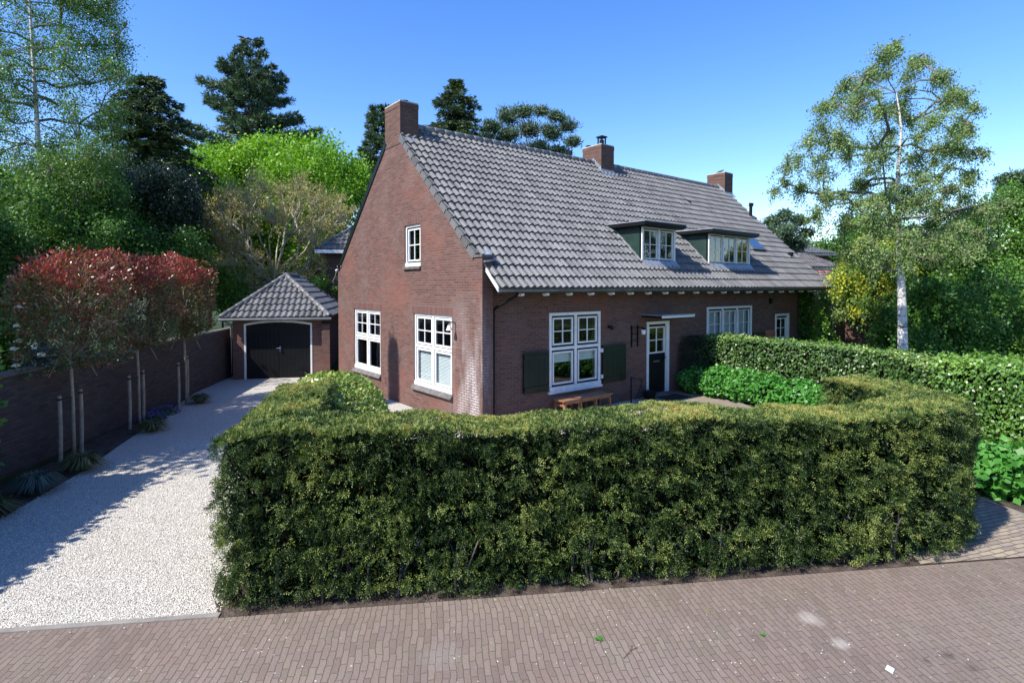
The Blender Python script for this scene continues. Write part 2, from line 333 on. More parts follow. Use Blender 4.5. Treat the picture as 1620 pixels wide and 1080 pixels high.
    for (px_, py_, rad_, col_, st_) in (STAINS if specks else ()):
        dd = n.new('ShaderNodeVectorMath'); dd.operation = 'DISTANCE'; dd.inputs[1].default_value = (px_, py_, 0); l.new(tc, dd.inputs[0])
        ad_ = n.new('ShaderNodeMath'); ad_.operation = 'MULTIPLY_ADD'; ad_.inputs[1].default_value = rad_ * 1.4; l.new(noise(n, l, 9, 5, tc, .75), ad_.inputs[0]); l.new(dd.outputs['Value'], ad_.inputs[2])
        c = mix(n, l, ramp(n, l, ad_.outputs[0], [(rad_ * 1.0, (st_,) * 3), (rad_ * 1.75, (0, 0, 0))]), c, col_)
    fine = noise(n, l, 60, 4, tc)
    c = mix(n, l, 0.4, c, fine, 'OVERLAY')
    l.new(c, p.inputs['Base Color']); p.inputs['Roughness'].default_value = 0.8; p.inputs['Specular IOR Level'].default_value = 0.3
    inv = n.new('ShaderNodeMath'); inv.operation = 'MULTIPLY_ADD'; inv.inputs[1].default_value = -1; l.new(b.outputs['Fac'], inv.inputs[0]); l.new(fine, inv.inputs[2])
    l.new(bump(n, l, inv.outputs[0], 0.9, bd), p.inputs['Normal'])
    return m
M['gravel'] = ground_mat('white_gravel', 'gravel'); M['soil'] = ground_mat('bed_soil', 'soil'); M['verge'] = ground_mat('ground_cover', 'verge')
KD = np.array((0.86, -0.511, 0)); KN = np.array((0.511, 0.86, 0))     # along the kerb / towards the house
KA = math.atan2(KN[1], KN[0])
M['street'] = pave_mat('street_clinker', -KA, 0.198, 0.060, [(0.148, 0.112, 0.092), (0.172, 0.132, 0.110), (0.200, 0.155, 0.130), (0.160, 0.127, 0.110)], (0.128, 0.100, 0.080))
M['pathbrick'] = pave_mat('path_clinker', -KA + R(80), 0.21, 0.08, [(0.22, 0.18, 0.15), (0.30, 0.25, 0.2), (0.34, 0.28, 0.2), (0.26, 0.22, 0.19)], (0.09, 0.075, 0.06), specks=False, ms=0.009)
M['kerb'] = plain('kerb_concrete', (0.24, 0.22, 0.195), 0.85, var=0.25, scale=4, bmp=0.4)
def sheet(name, pts, z, m, n=1):
    b = MB(); b.add([(x, y, z) for x, y in pts], [tuple(range(len(pts)))]); return struct(b, name, m)
sheet('ground', [(-400, -400), (400, -400), (400, 900), (-400, 900)], -0.012, M['verge'])
K0 = np.array((-6.17, -4.06, 0))
def kp(a, b): p = K0 + KD * a + KN * b; return (p[0], p[1])
sheet('street', [kp(-14, -9), kp(40, -9), kp(40, -0.06), kp(-14, -0.06)], 0.0, M['street'])
# strip kerb in front of the gravel; soil and border row in front of the hedge
b = MB(); b.prism([kp(-14, -0.06) + (0,), kp(0.05, -0.06) + (0,), kp(0.05, 0.01) + (0,), kp(-14, 0.01) + (0,)], (0, 0, 0.016)); struct(b, 'kerb', M['kerb'])
sheet('garden_soil', [kp(0.05, -0.06), kp(12.2, -0.06), (3.75, -7.6), (8.8, -1.6), (9.4, 0.25), (0, 0.25), (0, 0), (-6.6, 0.2), (-6.3, -3.5)], 0.004, M['soil'])
sheet('driveway', [kp(-14, 0.011), kp(0.02, 0.011), (-6.12, -3.6), (-5.5, -2.0), (-4.8, -0.3), (-3.7, 0.6), (-2.9, -1.5), (-2.9, -4.2), (-1.4, -5.0), (1.2, -3.2), (5.75, -1.45), (5.75, 0.25), (0, 0.24), (-0.02, 9.2), (0.6, 10.9), (-2.9, 12.2),
     (-4.2, 9.6), (-5.0, 7.6), (-5.9, 5.3), (-6.55, 3.75), (-7.1, 2.35), (-8.05, 0.45), (-9.3, -1.6)], 0.010, M['gravel'])
sheet('bed_edge_soil', [(-9.3, -1.6), (-8.05, 0.45), (-7.1, 2.35), (-6.55, 3.75), (-5.9, 5.3), (-5.0, 7.6), (-4.2, 9.6), (-3.2, 11.6), (-3.6, 11.7), (-9.9, -1.6)], 0.014, M['soil'])
sheet('garden_path', [kp(7.9, -0.055), kp(10.55, -0.055), (4.1, -7.35), (7.6, -1.7), (8.1, 0.25), (5.75, 0.25), (5.75, -1.45), (2.6, -5.6), (1.7, -7.3)], 0.016, M['pathbrick'])
b = MB(); pe = np.array([kp(10.55, -0.05) + (0.01,), (4.1, -7.35, 0.01), (7.6, -1.7, 0.01)])
for a, c in zip(pe[:-1], pe[1:]):
    d = unit(c - a); nn = np.array((-d[1], d[0], 0)) * 0.06; b.prism([a, c, c - nn, a - nn], (0, 0, 0.03))
struct(b, 'path_edging', M['kerb'])

# ================================================================ HOUSE
def sash(mb, o, fr, u0, u1, z0, z1, w, nu, nz, gap=0.022, st=0.05, mt=0.024, glass=None):
    """dark rebate, white sash frame and glazing bars, front face at w; returns the pane"""
    mb.box(o, fr, u0, u1, w - 0.05, w - 0.022, z0, z0 + gap + .012, 1); mb.box(o, fr, u0, u1, w - 0.05, w - 0.022, z1 - gap - .012, z1, 1)
    mb.box(o, fr, u0, u0 + gap + .012, w - 0.05, w - 0.022, z0 + gap + .012, z1 - gap - .012, 1); mb.box(o, fr, u1 - gap - .012, u1, w - 0.05, w - 0.022, z0 + gap + .012, z1 - gap - .012, 1)
    a, c, e, f = u0 + gap, u1 - gap, z0 + gap, z1 - gap
    mb.box(o, fr, a, c, w - 0.045, w, e, e + st); mb.box(o, fr, a, c, w - 0.045, w, f - st, f)
    mb.box(o, fr, a, a + st, w - 0.045, w, e + st, f - st); mb.box(o, fr, c - st, c, w - 0.045, w, e + st, f - st)
    for i in range(1, nu): 
        x = a + st + (c - a - 2 * st) * i / nu; mb.box(o, fr, x - mt / 2, x + mt / 2, w - 0.035, w - 0.005, e + st, f - st)
    for j in range(1, nz):
        z = e + st + (f - e - 2 * st) * j / nz; mb.box(o, fr, a + st, c - st, w - 0.034, w - 0.004, z - mt / 2, z + mt / 2)
    return (a + st - .004, c - st + .004, e + st - .004, f - st + .004)
def pane(parent, o, fr, rect, w, n='pane'):
    U, W, Z = fr; o = np.array(o, float); b = MB(); P_ = lambda u, z: o + U * u + W * (w - .022) + Z * z
    q = [P_(rect[0], rect[2]), P_(rect[1], rect[2]), P_(rect[1], rect[3]), P_(rect[0], rect[3])]
    if np.dot(np.cross(U, Z), W) < 0: q = q[::-1]
    b.quad(*q); return b.build(n, M['glass'], parent)
def outer(mb, o, fr, u0, u1, z0, z1, w0, w1, th, bot=None):
    bot = th if bot is None else bot
    mb.box(o, fr, u0, u1, w0, w1, z1 - th, z1); mb.box(o, fr, u0, u1, w0, w1 + (0.03 if bot > th else 0), z0, z0 + bot)
    mb.box(o, fr, u0, u0 + th, w0, w1, z0 + bot, z1 - th); mb.box(o, fr, u1 - th, u1, w0, w1, z0 + bot, z1 - th)
def wall(mb, o, fr, th, ulist, ztop, holes, zbot=0.0, m=0, inner=True, ml=None):
    """wall plane at w=0, thickness th inwards, top from ztop(u); holes (u0,u1,z0,z1) with reveals"""
    U, W, Z = fr; o = np.array(o, float); P = lambda u, w_, z: o + U * u + W * w_ + Z * z
    flip = np.dot(np.cross(U, Z), W) < 0
    def q(a, b_, c, d, mm=m): mb.quad(*((d, c, b_, a) if flip else (a, b_, c, d)), mm)
    us = sorted(set(list(ulist) + [h[i] for h in holes for i in (0, 1)]))
    for a, c in zip(us[:-1], us[1:]):
        hs = sorted([h for h in holes if h[0] <= a + 1e-6 and h[1] >= c - 1e-6], key=lambda h: h[2])
        z = zbot; segs = []
        for h in hs: segs.append((z, h[2])); z = h[3]
        for z0, z1 in segs: q(P(a, 0, z0), P(c, 0, z0), P(c, 0, z1), P(a, 0, z1)); q(P(c, -th, z0), P(a, -th, z0), P(a, -th, z1), P(c, -th, z1))
        q(P(a, 0, z), P(c, 0, z), P(c, 0, ztop(c)), P(a, 0, ztop(a))); q(P(c, -th, z), P(a, -th, z), P(a, -th, ztop(a)), P(c, -th, ztop(c)))
        q(P(a, 0, ztop(a)), P(c, 0, ztop(c)), P(c, -th, ztop(c)), P(a, -th, ztop(a)))
    for u0, u1, z0, z1 in holes:
        q(P(u0, 0, z0), P(u1, 0, z0), P(u1, -th, z0), P(u0, -th, z0)); q(P(u0, -th, z1), P(u1, -th, z1), P(u1, 0, z1), P(u0, 0, z1))
        q(P(u0, -th, z0), P(u0, -th, z1), P(u0, 0, z1), P(u0, 0, z0)); q(P(u1, 0, z0), P(u1, 0, z1), P(u1, -th, z1), P(u1, -th, z0))
    ua, ub = us[0], us[-1]
    q(P(ua, -th, zbot), P(ua, 0, zbot), P(ua, 0, ztop(ua)), P(ua, -th, ztop(ua))); q(P(ub, 0, zbot), P(ub, -th, zbot), P(ub, -th, ztop(ub)), P(ub, 0, ztop(ub)))

house = thing('semi_detached_house', (0, 0, 0), 'red brown brick house with steep grey tiled roof, three chimneys and two dormers', 'house')
L_, W_, YR, ZR, SL, YF = 17.0, 8.65, 4.4, 7.93, 0.955, 0.25
rz = lambda y: ZR - SL * abs(YR - y)                       # roof deck height
G = frame((0, 1, 0), (-1, 0, 0)); F = frame((1, 0, 0), (0, -1, 0)); OF = (0, YF, 0)
gw = [(1.29, 3.22, 0.6, 2.59), (5.30, 7.28, 0.6, 2.59), (2.83, 3.72, 3.8, 4.98)]
fwn = [(2.25, 4.14, 0.59, 2.63), (6.17, 7.25, 0.08, 2.25), (9.32, 12.2, 1.0, 2.62), (13.97, 15.08, 0.1, 2.25)]
b = MB()
wall(b, (0, 0, 0), G, 0.30, [0, 0.33, YR, 8.32, W_], lambda y: 3.97 if y < 0.33 or y > 8.32 else rz(y) - 0.03, gw)
wall(b, (0.3, YF, 0), frame((1, 0, 0), (0, -1, 0)), 0.28, [0, L_ - 0.6], lambda x: 3.93, [(h[0] - .3, h[1] - .3, h[2], h[3]) for h in fwn])
b.abox(0.3, L_ - 0.3, 8.37, W_, 0, 3.9); 
b.prism([(L_ - 0.3, YF, 0), (L_ - 0.3, W_, 0), (L_ - 0.3, W_, 3.95), (L_ - 0.3, YR, rz(YR)), (L_ - 0.3, YF, 3.95)], (0.3, 0, 0))
b.build('wall', M['brick'], house)
b = MB(); b.abox(0.31, L_ - .31, YF + .29, 8.36, -0.01, 0.02); b.abox(0.31, L_ - .31, 3.4, 3.5, 0.02, 2.8); b.abox(0.31, L_ - .31, YF + .29, 8.36, 2.8, 2.9); b.build('floor', M['interior'], house)
# soldier-course lintels, proud by 2 mm
for u0, u1, z0, z1 in gw: b = MB(); b.box((0, 0, 0), G, u0 - .06, u1 + .06, -0.05, 0.003, z1 + 0.001, z1 + 0.21 * (1 if z1 < 4 else .6)); b.build('lintel', M['brick_lintel'], house)
for u0, u1, z0, z1 in fwn: b = MB(); b.box(OF, F, u0 - .06, u1 + .06, -0.05, 0.003, z1 + 0.001, z1 + 0.2); b.build('lintel', M['brick_lintel'], house)
b = MB(); b.abox(-0.03, 0.33, -0.03, 0.40, 3.972, 4.03); b.build('shoulder_cap', M['stone'], house); b = MB(); b.abox(-0.03, 0.33, 8.28, W_ + .03, 3.97, 4.03); b.build('shoulder_cap', M['stone'], house)

def tiles(mb, org, U, S, Nn, courses, lo, hi, pitch=0.205, amp=0.045, lip=0.056, k=8, m=0):
    """pantiles: U across, S up the slope, Nn outward; courses = list of slope positions; lo/hi(v) = clamp across"""
    org, U, S, Nn = (np.array(q, float) for q in (org, U, S, Nn))
    for ci in range(len(courses) - 1):
        v0, v1 = courses[ci], courses[ci + 1] + 0.03
        i0, i1 = int(math.floor(lo(v0) / pitch)), int(math.ceil(hi(v0) / pitch))
        for ti in range(i0, i1):
            r = random.random(); dz = random.uniform(-.004, .004); dv = random.uniform(-.006, .006); vs = []
            for j in range(k + 1):
                t = j / k; h = amp * (0.5 + 0.5 * math.cos(2 * math.pi * (t - 0.18))) ** 0.8 + amp * 0.25 * math.sin(2 * math.pi * t)
                u = (ti + t) * pitch
                ul = min(max(u, lo(v0)), hi(v0)); uu = min(max(u, lo(v1)), hi(v1))
                a = org + U * ul + S * (v0 + dv) + Nn * (lip + h + dz); c = org + U * uu + S * v1 + Nn * (h * 0.9 + 0.004)
                d = org + U * ul + S * (v0 + dv) + Nn * (-0.012 + min(h, .01))
                vs += [a, c, d]
            fs = []
            for j in range(k): fs += [(3 * j, 3 * j + 3, 3 * j + 4, 3 * j + 1), (3 * j + 2, 3 * j + 5, 3 * j + 3, 3 * j)]
            mb.add(vs, fs, m, r)
def ridge(mb, a, c, r=0.11, step=0.36, m=0, lift=0.0):
    a, c = np.array(a, float), np.array(c, float); Ln = np.linalg.norm(c - a); n = max(1, int(round(Ln / step))); d = (c - a) / Ln
    for i in range(n):
        p = a + d * Ln * i / n; q = a + d * (Ln * (i + 1) / n + 0.04); mb.tube([p + (0, 0, lift), p + d * .03 + (0, 0, lift), q + (0, 0, lift)], [r * 1.04, r * 1.12, r * 0.96], 12, m, True, random.random())
YE, ZE = -0.50, 3.25
Y1 = 0.05; Z1 = rz(Y1)                                            # flare starts here
S1 = unit(np.array((0, YR - Y1, ZR - Z1))); N1 = np.array((0, -S1[2], S1[1]))
S0 = unit(np.array((0, Y1 - YE, Z1 - ZE))); N0 = np.array((0, -S0[2], S0[1]))
l1 = math.hypot(YR - Y1, ZR - Z1); l0 = math.hypot(Y1 - YE, Z1 - ZE)
roof = MB()
roof.prism([(0.31, YE, ZE - .02), (0.31, Y1, Z1 - .02), (0.31, YR, ZR - .03), (0.31, W_ + .45, ZE - .1), (0.31, W_ + .45, ZE - .2), (0.31, YR, ZR - .16), (0.31, Y1, Z1 - .14), (0.31, YE, ZE - .1)], (L_ + .05 - 0.31, 0, 0), 1)
roof.prism([(0.082, YE, ZE - .02), (0.082, -.02, Z1 - .09), (0.082, -.02, Z1 - .19), (0.082, YE, ZE - .1)], (0.227, 0, 0), 1)
n0 = 2; c0 = [l0 * i / n0 for i in range(n0 + 1)]
n1 = 18; c1 = [l1 * i / n1 for i in range(n1 + 1)]
tiles(roof, (0, YE, ZE), (1, 0, 0), S0, N0, c0, lambda v: 0.06, lambda v: L_ + .1)
tiles(roof, (0, Y1, Z1), (1, 0, 0), S1, N1, c1, lambda v: -0.01 if v > 0.32 else 0.34, lambda v: L_ + .1)
Sb = np.array((0, -S1[1], S1[2])); lb = math.hypot(W_ + .45 - YR, ZR - rz(W_ + .45)); nb = 19
tiles(roof, (0, W_ + .45, rz(W_ + .45)), (1, 0, 0), Sb, (0, S1[2], S1[1]), [lb * i / nb for i in range(nb + 1)], lambda v: -0.01, lambda v: L_ + .1, k=4)
ro = roof.build('roof', [M['tile'], M['dkgreen']], house)
b = MB(); ridge(b, (0.62, YR, ZR + .03), (L_ + .05, YR, ZR + .03)); b.build('ridge_tile', M['tile'], ro, smooth=True)
b = MB()                                                    # verge tiles along the gable
for i in range(n1):
    v = c1[i]; 
    if v < 0.3: continue
    p = np.array((0.0, Y1, Z1)) + S1 * v; q = np.array((0.0, Y1, Z1)) + S1 * (c1[i + 1] + .03)
    if q[1] > 3.97: continue
    b.prism([p + N1 * .055 - (.035, 0, 0), p + N1 * .055 + (.06, 0, 0), p - N1 * .09 + (.06, 0, 0), p - N1 * .09 - (.035, 0, 0)], q - p + N1 * -.02, 0, random.random())
b.build('verge', M['tile'], ro)
b = MB(); p = np.array((-.03, 4.85, rz(4.85))); q = np.array((-.03, 8.6, rz(8.6))); nb_ = np.array((0, S1[2], S1[1]))
b.prism([p + nb_ * .06, p + nb_ * .06 + (.1, 0, 0), p + nb_ * -.1 + (.1, 0, 0), p + nb_ * -.1], q - p); b.build('verge', M['dkgreen'], ro)
b = MB(); b.tube([q + (0, 0, -.02), q + (-.02, .12, -.06)], .03, 8); b.build('gutter_end', M['white'], ro)
# white verge board beside the lower roof edge
b = MB(); b.prism([(.05, -0.06, Z1 - .05), (.05, YE - .03, ZE + .03), (.05, YE - .03, ZE - .07), (.05, -.06, Z1 - .14)], (.03, 0, 0)); b.build('barge_board', M['white'], ro)
b = MB(); b.prism([(.0, -.05, Z1 + .06), (.34, -.02, Z1 + .12), (.40, .25, Z1 + .33), (.31, .34, Z1 + .36)], (0.0, -.01, .02)); b.build('flashing', M['lead'], ro)
# gutter and rafter ends
b = MB(); a = np.linspace(math.pi, 2 * math.pi, 9); yc, zc = YE - 0.05, ZE - 0.005
ring = [(yc + .065 * math.cos(t), zc + .065 * math.sin(t)) for t in a] + [(yc + .055 * math.cos(t), zc + .055 * math.sin(t)) for t in a[::-1]]
b.prism([(0.07, y, z) for y, z in ring], (L_ + .08, 0, 0)); b.build('gutter', M['zinc'], house)
for i in range(22):
    x = 0.75 + i * 0.77; b = MB(); b.prism([(x, YE + .02, ZE - .15), (x, YE + .02, ZE - .04), (x, YF + .02, ZE + .55), (x, YF + .02, ZE + .40), (x, -.05, ZE + .13), (x, YE + .14, ZE - .17)], (.085, 0, 0)); b.build('rafter_end', M['white'], house)
# drainpipe at the corner
b = MB(); b.tube([(.62, YE - .02, ZE - .06), (.6, YE + .02, ZE - .16), (.45, .05, ZE - .42), (.42, .15, ZE - .5)], .036, 10); b.tube([(.42, .15, ZE - .48), (.42, .15, 0.05)], .04, 10)
for z in (.6, 1.7, 2.6): b.tube([(.42, .15, z), (.42, .15, z + .05)], .05, 10)
b.build('drainpipe', M['black'], house, smooth=False)

def chimney(x0, x1, y0, y1, zt, zb, flash, pots):
    b = MB(); b.abox(x0, x1, y0, y1, zb, zt - .13); b.abox(x0 - .008, x1 + .008, y0 - .008, y1 + .008, zt - .13, zt); o = b.build('chimney', M['brick_dark'], ro)
    b = MB(); b.prism([(x0, y0, zt), (x1, y0, zt), (x1 - 0, y1, zt), (x0, y1, zt)], (0, 0, .04)); b.build('chimney_cap', M['mortar'], o)
    if flash:
        b = MB(); st = 6; y_ = np.linspace(y0, YR, st)
        for i in range(st - 1): b.abox(x0 - .012, x0 + .01, y_[i], y_[i + 1], rz(y_[i]) - .05, rz(y_[i]) + .28)
        b.prism([(x0 - .07, y0 - .16, rz(y0 - .16) + .085), (x1 + .07, y0 - .16, rz(y0 - .16) + .085), (x1 + .07, y0 + .02, rz(y0) + .11), (x0 - .07, y0 + .02, rz(y0) + .11)], (0, 0, .015)); b.abox(x0 - .01, x1 + .01, y0 - .012, y0 + .01, rz(y0) - .05, rz(y0) + .16)
        b.build('flashing', M['lead'], o)
    for (px, py, kind) in pots:
        b = MB()
        if kind == 'cowl':
            b.abox(px - .13, px + .13, py - .13, py + .13, zt + .03, zt + .10); 
            for dx in (-.11, .08):
                for dy in (-.11, .08): b.abox(px + dx, px + dx + .04, py + dy, py + dy + .04, zt + .10, zt + .36)
            b.abox(px - .15, px + .15, py - .15, py + .15, zt + .36, zt + .41); b.abox(px - .06, px + .06, py - .06, py + .06, zt + .10, zt + .28)
        else: b.tube([(px, py, zt + .03), (px, py, zt + .12)], [.09, .08], 12); b.tube([(px, py, zt + .1), (px, py, zt + .13)], [.1, .1], 12)
        b.build('chimney_pot', M['black'], o)
chimney(-0.014, 0.56, 3.93, 4.88, 8.47, 7.3, False, [(.28, 4.2, 'pot')])
chimney(8.22, 8.92, 3.97, 4.93, 8.58, 7.3, True, [(8.6, 4.3, 'cowl'), (8.4, 4.8, 'pot')])
chimney(16.70, 17.4 - .02, 4.03, 4.95, 8.62, 7.3, True, [])
b = MB(); b.prism([(-.012, 3.93, 7.45), (-.012, 3.93, 7.56), (-.012, 3.7, 7.32), (-.012, 3.7, 7.26)], (.4, 0, .0)); b.build('flashing', M['lead'], ro)
b = MB(); b.tube([(16.7, 2.75, rz(2.75)), (16.7, 2.75, rz(2.75) + .55)], .07, 10); b.tube([(16.7, 2.75, rz(2.75) + .55), (16.7, 2.72, rz(2.75) + .7)], [.1, .1], 10); b.build('vent_pipe', M['black'], ro)
b = MB(); b.abox(12.35, 12.5, 3.0, 3.12, rz(3.05), rz(3.05) + .14); b.build('roof_vent', M['black'], ro)
b = MB(); b.tube([(7.35, YR + .3, ZR - .3), (7.35, YR + .3, ZR + .42)], .07, 10); b.build('vent_pipe', M['black'], ro)
b = MB(); b.abox(16.3, 16.5, .75, .9, rz(.8), rz(.8) + .25); b.build('roof_vent', M['black'], ro)
# skylight
b = MB(); p = np.array((13.55, 1.0, rz(1.0))) + N1 * .02; v = S1 * .95
b.prism([p, p + (1.0, 0, 0), p + (1.0, 0, 0) + v, p + v], N1 * .12); sk = b.build('skylight', M['zinc'], ro)
b = MB(); p = p + N1 * .122 + S1 * .08 + (.08, 0, 0); v = S1 * .79; b.prism([p, p + (.84, 0, 0), p + (.84, 0, 0) + v, p + v], N1 * .01); b.build('pane', M['glass'], sk)

# dormers
def dormer(x0, x1, nw, label):
    z0, z1, yf = 4.04, 5.10, 0.27
    ys = YR - (ZR - z1) / SL
    b = MB()
    for xa in (x0, x1 - .05): b.prism([(xa, yf + .02, z0 - .1), (xa, yf + .02, z1), (xa, ys + .25, z1), (xa, yf + .1, z0 - .12)], (.05, 0, 0))
    b.abox(x0 + .055, x1 - .055, yf + .25, yf + .27, z0 - .05, z1 - .01, 1)
    for i in range(int((ys - yf) / .11)):                       # cladding boards' joints
        y = yf + .11 * (i + 1)
    d = b.build('dormer', [M['green'], M['interior']], ro)
    if label: d['label'] = label
    b = MB(); b.abox(x0 - .2, x1 + .2, yf - .27, ys + .3, z1 + .0, z1 + .10); b.abox(x0 - .16, x1 + .16, yf - .23, ys + .2, z1 - .03, z1); b.build('dormer_roof', M['black'], d)
    b = MB(); b.abox(x0 - .22, x1 + .22, yf - .29, ys + .3, z1 + .10, z1 + .125); b.build('zinc_edge', M['lead'], d)
    FD = F; o = (0, yf, 0); b = MB(); outer(b, o, FD, x0, x1, z0, z1 - .01, -.08, .02, .055)
    wd = (x1 - x0 - .11 - .045 * (nw - 1)) / nw; rects = []
    for i in range(nw):
        a = x0 + .055 + i * (wd + .045)
        if i: b.box(o, FD, a - .045, a, -.08, .015, z0 + .055, z1 - .065)
        rects.append(sash(b, o, FD, a, a + wd, z0 + .055, z1 - .065, -.01, 2, 2, gap=.035, st=.032, mt=.02))
    w_ = b.build('window', [M['white'], M['black']], d)
    for r_ in rects: pane(w_, o, FD, r_, -.01)
    b = MB(); p0 = yf - .03; b.prism([(x0 - .02, p0, rz(p0) + .13), (x1 + .02, p0, rz(p0) + .13), (x1 + .02, p0 - .17, rz(p0 - .17) + .085), (x0 - .02, p0 - .17, rz(p0 - .17) + .085)], (0, 0, .012))
    b.build('flashing', M['lead'], d)
    for xa in (x0 - .03, x1 - .0): b = MB(); b.prism([(xa, yf, rz(yf) + .03), (xa, ys + .1, rz(ys + .1) + .03), (xa, ys + .1, rz(ys + .1) + .10), (xa, yf, rz(yf) + .10)], (.03, 0, 0)); b.build('flashing', M['lead'], d)
    return d
dormer(5.95, 7.57, 2, 'dormer with two white casements'); dormer(9.44, 12.06, 3, 'wider dormer with three white casements')

# windows in the gable
def gable_window(h, blind=False, plant=False):
    y0, y1, z0, z1 = h; o = (0, 0, 0); b = MB(); w0 = -.04; outer(b, o, G, y0, y1, z0 + .06, z1, w0 - .1, w0, .06, .10)
    mid = (y0 + y1) / 2; b.box(o, G, mid - .035, mid + .035, w0 - .1, w0 - .002, z0 + .16, z1 - .06); zt = z0 + 1.08; b.box(o, G, y0 + .06, y1 - .06, w0 - .1, w0 - .004, zt, zt + .07)
    rc = []
    for a, c in ((y0 + .06, mid - .035), (mid + .035, y1 - .06)):
        rc.append(sash(b, o, G, a, c, zt + .07, z1 - .06, w0 - .012, 2, 2)); rc.append(sash(b, o, G, a, c, z0 + .16, zt, w0 - .012, 1, 1))
    wd = b.build('window', [M['white'], M['dkgreen']], house)
    for r_ in rc: pane(wd, o, G, r_, w0 - .012)
    b = MB(); b.prism([(-.09, y0 - .05, z0 - .03), (-.02, y0 - .05, z0 + .055), (.15, y0 - .05, z0 + .065), (.15, y0 - .05, z0 - .06), (-.09, y0 - .05, z0 - .06)], (0, y1 - y0 + .1, 0)); b.build('sill', M['stone'], wd, bevel=.012)
    if blind:
        b = MB()
        for i in range(24): z = z0 + .18 + i * .036; b.prism([(.13, y0 + .1, z), (.155, y0 + .1, z + .028), (.157, y0 + .1, z + .026), (.132, y0 + .1, z - .002)], (0, y1 - y0 - .2, 0))
        b.build('blind', M['blind'], wd)
    return wd
gable_window(gw[0], blind=True); wA = gable_window(gw[1])
y0, y1, z0, z1 = gw[2]; b = MB(); outer(b, (0, 0, 0), G, y0, y1, z0 + .05, z1, -.14, -.04, .06, .10); b.box((0, 0, 0), G, y0 + .06, y1 - .06, -.14, -.05, z0 + .15, z1 - .06 + .0, 1) if 0 else None
rc = sash(b, (0, 0, 0), G, y0 + .06, y1 - .06, z0 + .15, z1 - .06, -.06, 2, 2, gap=.045, st=.04)
wd = b.build('window', [M['white'], M['dkgreen']], house); pane(wd, (0, 0, 0), G, rc, -.06)
b = MB(); b.abox(-.06, .15, y0 - .04, y1 + .04, z0 - .03, z0 + .05); b.build('sill', M['stone'], wd, bevel=.012)
b = MB(); b.abox(.35, .37, y0 - .2, y0 + .42, z0 - .1, z1); b.build('curtain', M['curtain'], wd)

# facade windows
def fac_window():
    x0, x1, z0, z1 = fwn[0]; b = MB(); o = OF; outer(b, o, F, x0, x1, z0 + .03, z1, -.1, .025, .075, .11)
    mid = (x0 + x1) / 2; b.box(o, F, mid - .04, mid + .04, -.1, .02, z0 + .14, z1 - .075); zt = z0 + 1.08; b.box(o, F, x0 + .075, x1 - .075, -.1, .018, zt, zt + .075)
    rc = []
    for a, c in ((x0 + .075, mid - .04), (mid + .04, x1 - .075)):
        rc.append(sash(b, o, F, a, c, zt + .075, z1 - .075, .005, 2, 2, gap=.05, st=.045)); rc.append(sash(b, o, F, a, c, z0 + .14, zt, .005, 1, 1, gap=.05, st=.045))
    wd = b.build('window', [M['white'], M['black']], house)
    for r_ in rc: pane(wd, o, F, r_, .005)
    b = MB(); b.box(o, F, x0 - .04, x1 + .04, -.05, .07, z0 - .03, z0 + .03); b.build('sill', M['white'], wd)
    b = MB(); b.abox(x0 + .08, x1 - .08, YF + .105, YF + .11, z0 + .74, zt + .02); b.build('blind', M['blind'], wd)  # sheet added for the pale band across the top of the lower panes
fac_window()
def shutter(x0, x1, z0, z1, label=None, m='dkgreen'):
    b = MB(); nb = 5; wdt = (x1 - x0) / nb
    for i in range(nb): b.box(OF, F, x0 + i * wdt + .003, x0 + (i + 1) * wdt - .003, .03, .065, z0, z1)
    b.box(OF, F, x0, x1, .028, .034, z0 + .01, z1 - .01)
    for z in (z0 + .08, z1 - .16): b.box(OF, F, x0 + .02, x1 - .02, .062, .085, z, z + .08)
    b.build('shutter', M[m], house)
shutter(1.37, 2.2, .66, 1.68); shutter(4.2, 5.17, .64, 1.68); shutter(12.28, 13.1, 1.0, 1.62); shutter(13.15, 13.85, 1.0, 1.66, m='terracotta'); shutter(8.85, 9.26, 1.0, 1.62)
def hinge(x, z):
    b = MB(); b.box(OF, F, x, x + .05, .02, .075, z, z + .10); b.build('hinge', M['white'], house)
for z in (.78, 1.5): hinge(4.15, z)
x0, x1, z0, z1 = fwn[2]; b = MB(); outer(b, OF, F, x0, x1, z0, z1, -.1, .03, .075); wd = (x1 - x0 - .15 - .12) / 3; rc = []
for i in range(3):
    a = x0 + .075 + i * (wd + .06)
    if i: b.box(OF, F, a - .06, a, -.1, .02, z0 + .075, z1 - .075)
    rc.append(sash(b, OF, F, a, a + wd, z0 + .075, z1 - .075, 0, 2, 3, gap=.06, st=.03, mt=.02))
wd = b.build('window', [M['white'], M['black']], house)
for r_ in rc: pane(wd, OF, F, r_, 0)
b = MB()
xs = np.arange(x0 + .05, x1 - .05, .04)
for i in range(len(xs) - 1): b.quad((xs[i], YF + .12 + .012 * (i % 2), z0), (xs[i + 1], YF + .12 + .012 * ((i + 1) % 2), z0), (xs[i + 1], YF + .12 + .012 * ((i + 1) % 2), z1), (xs[i], YF + .12 + .012 * (i % 2), z1))
b.build('curtain', M['curtain'], wd)
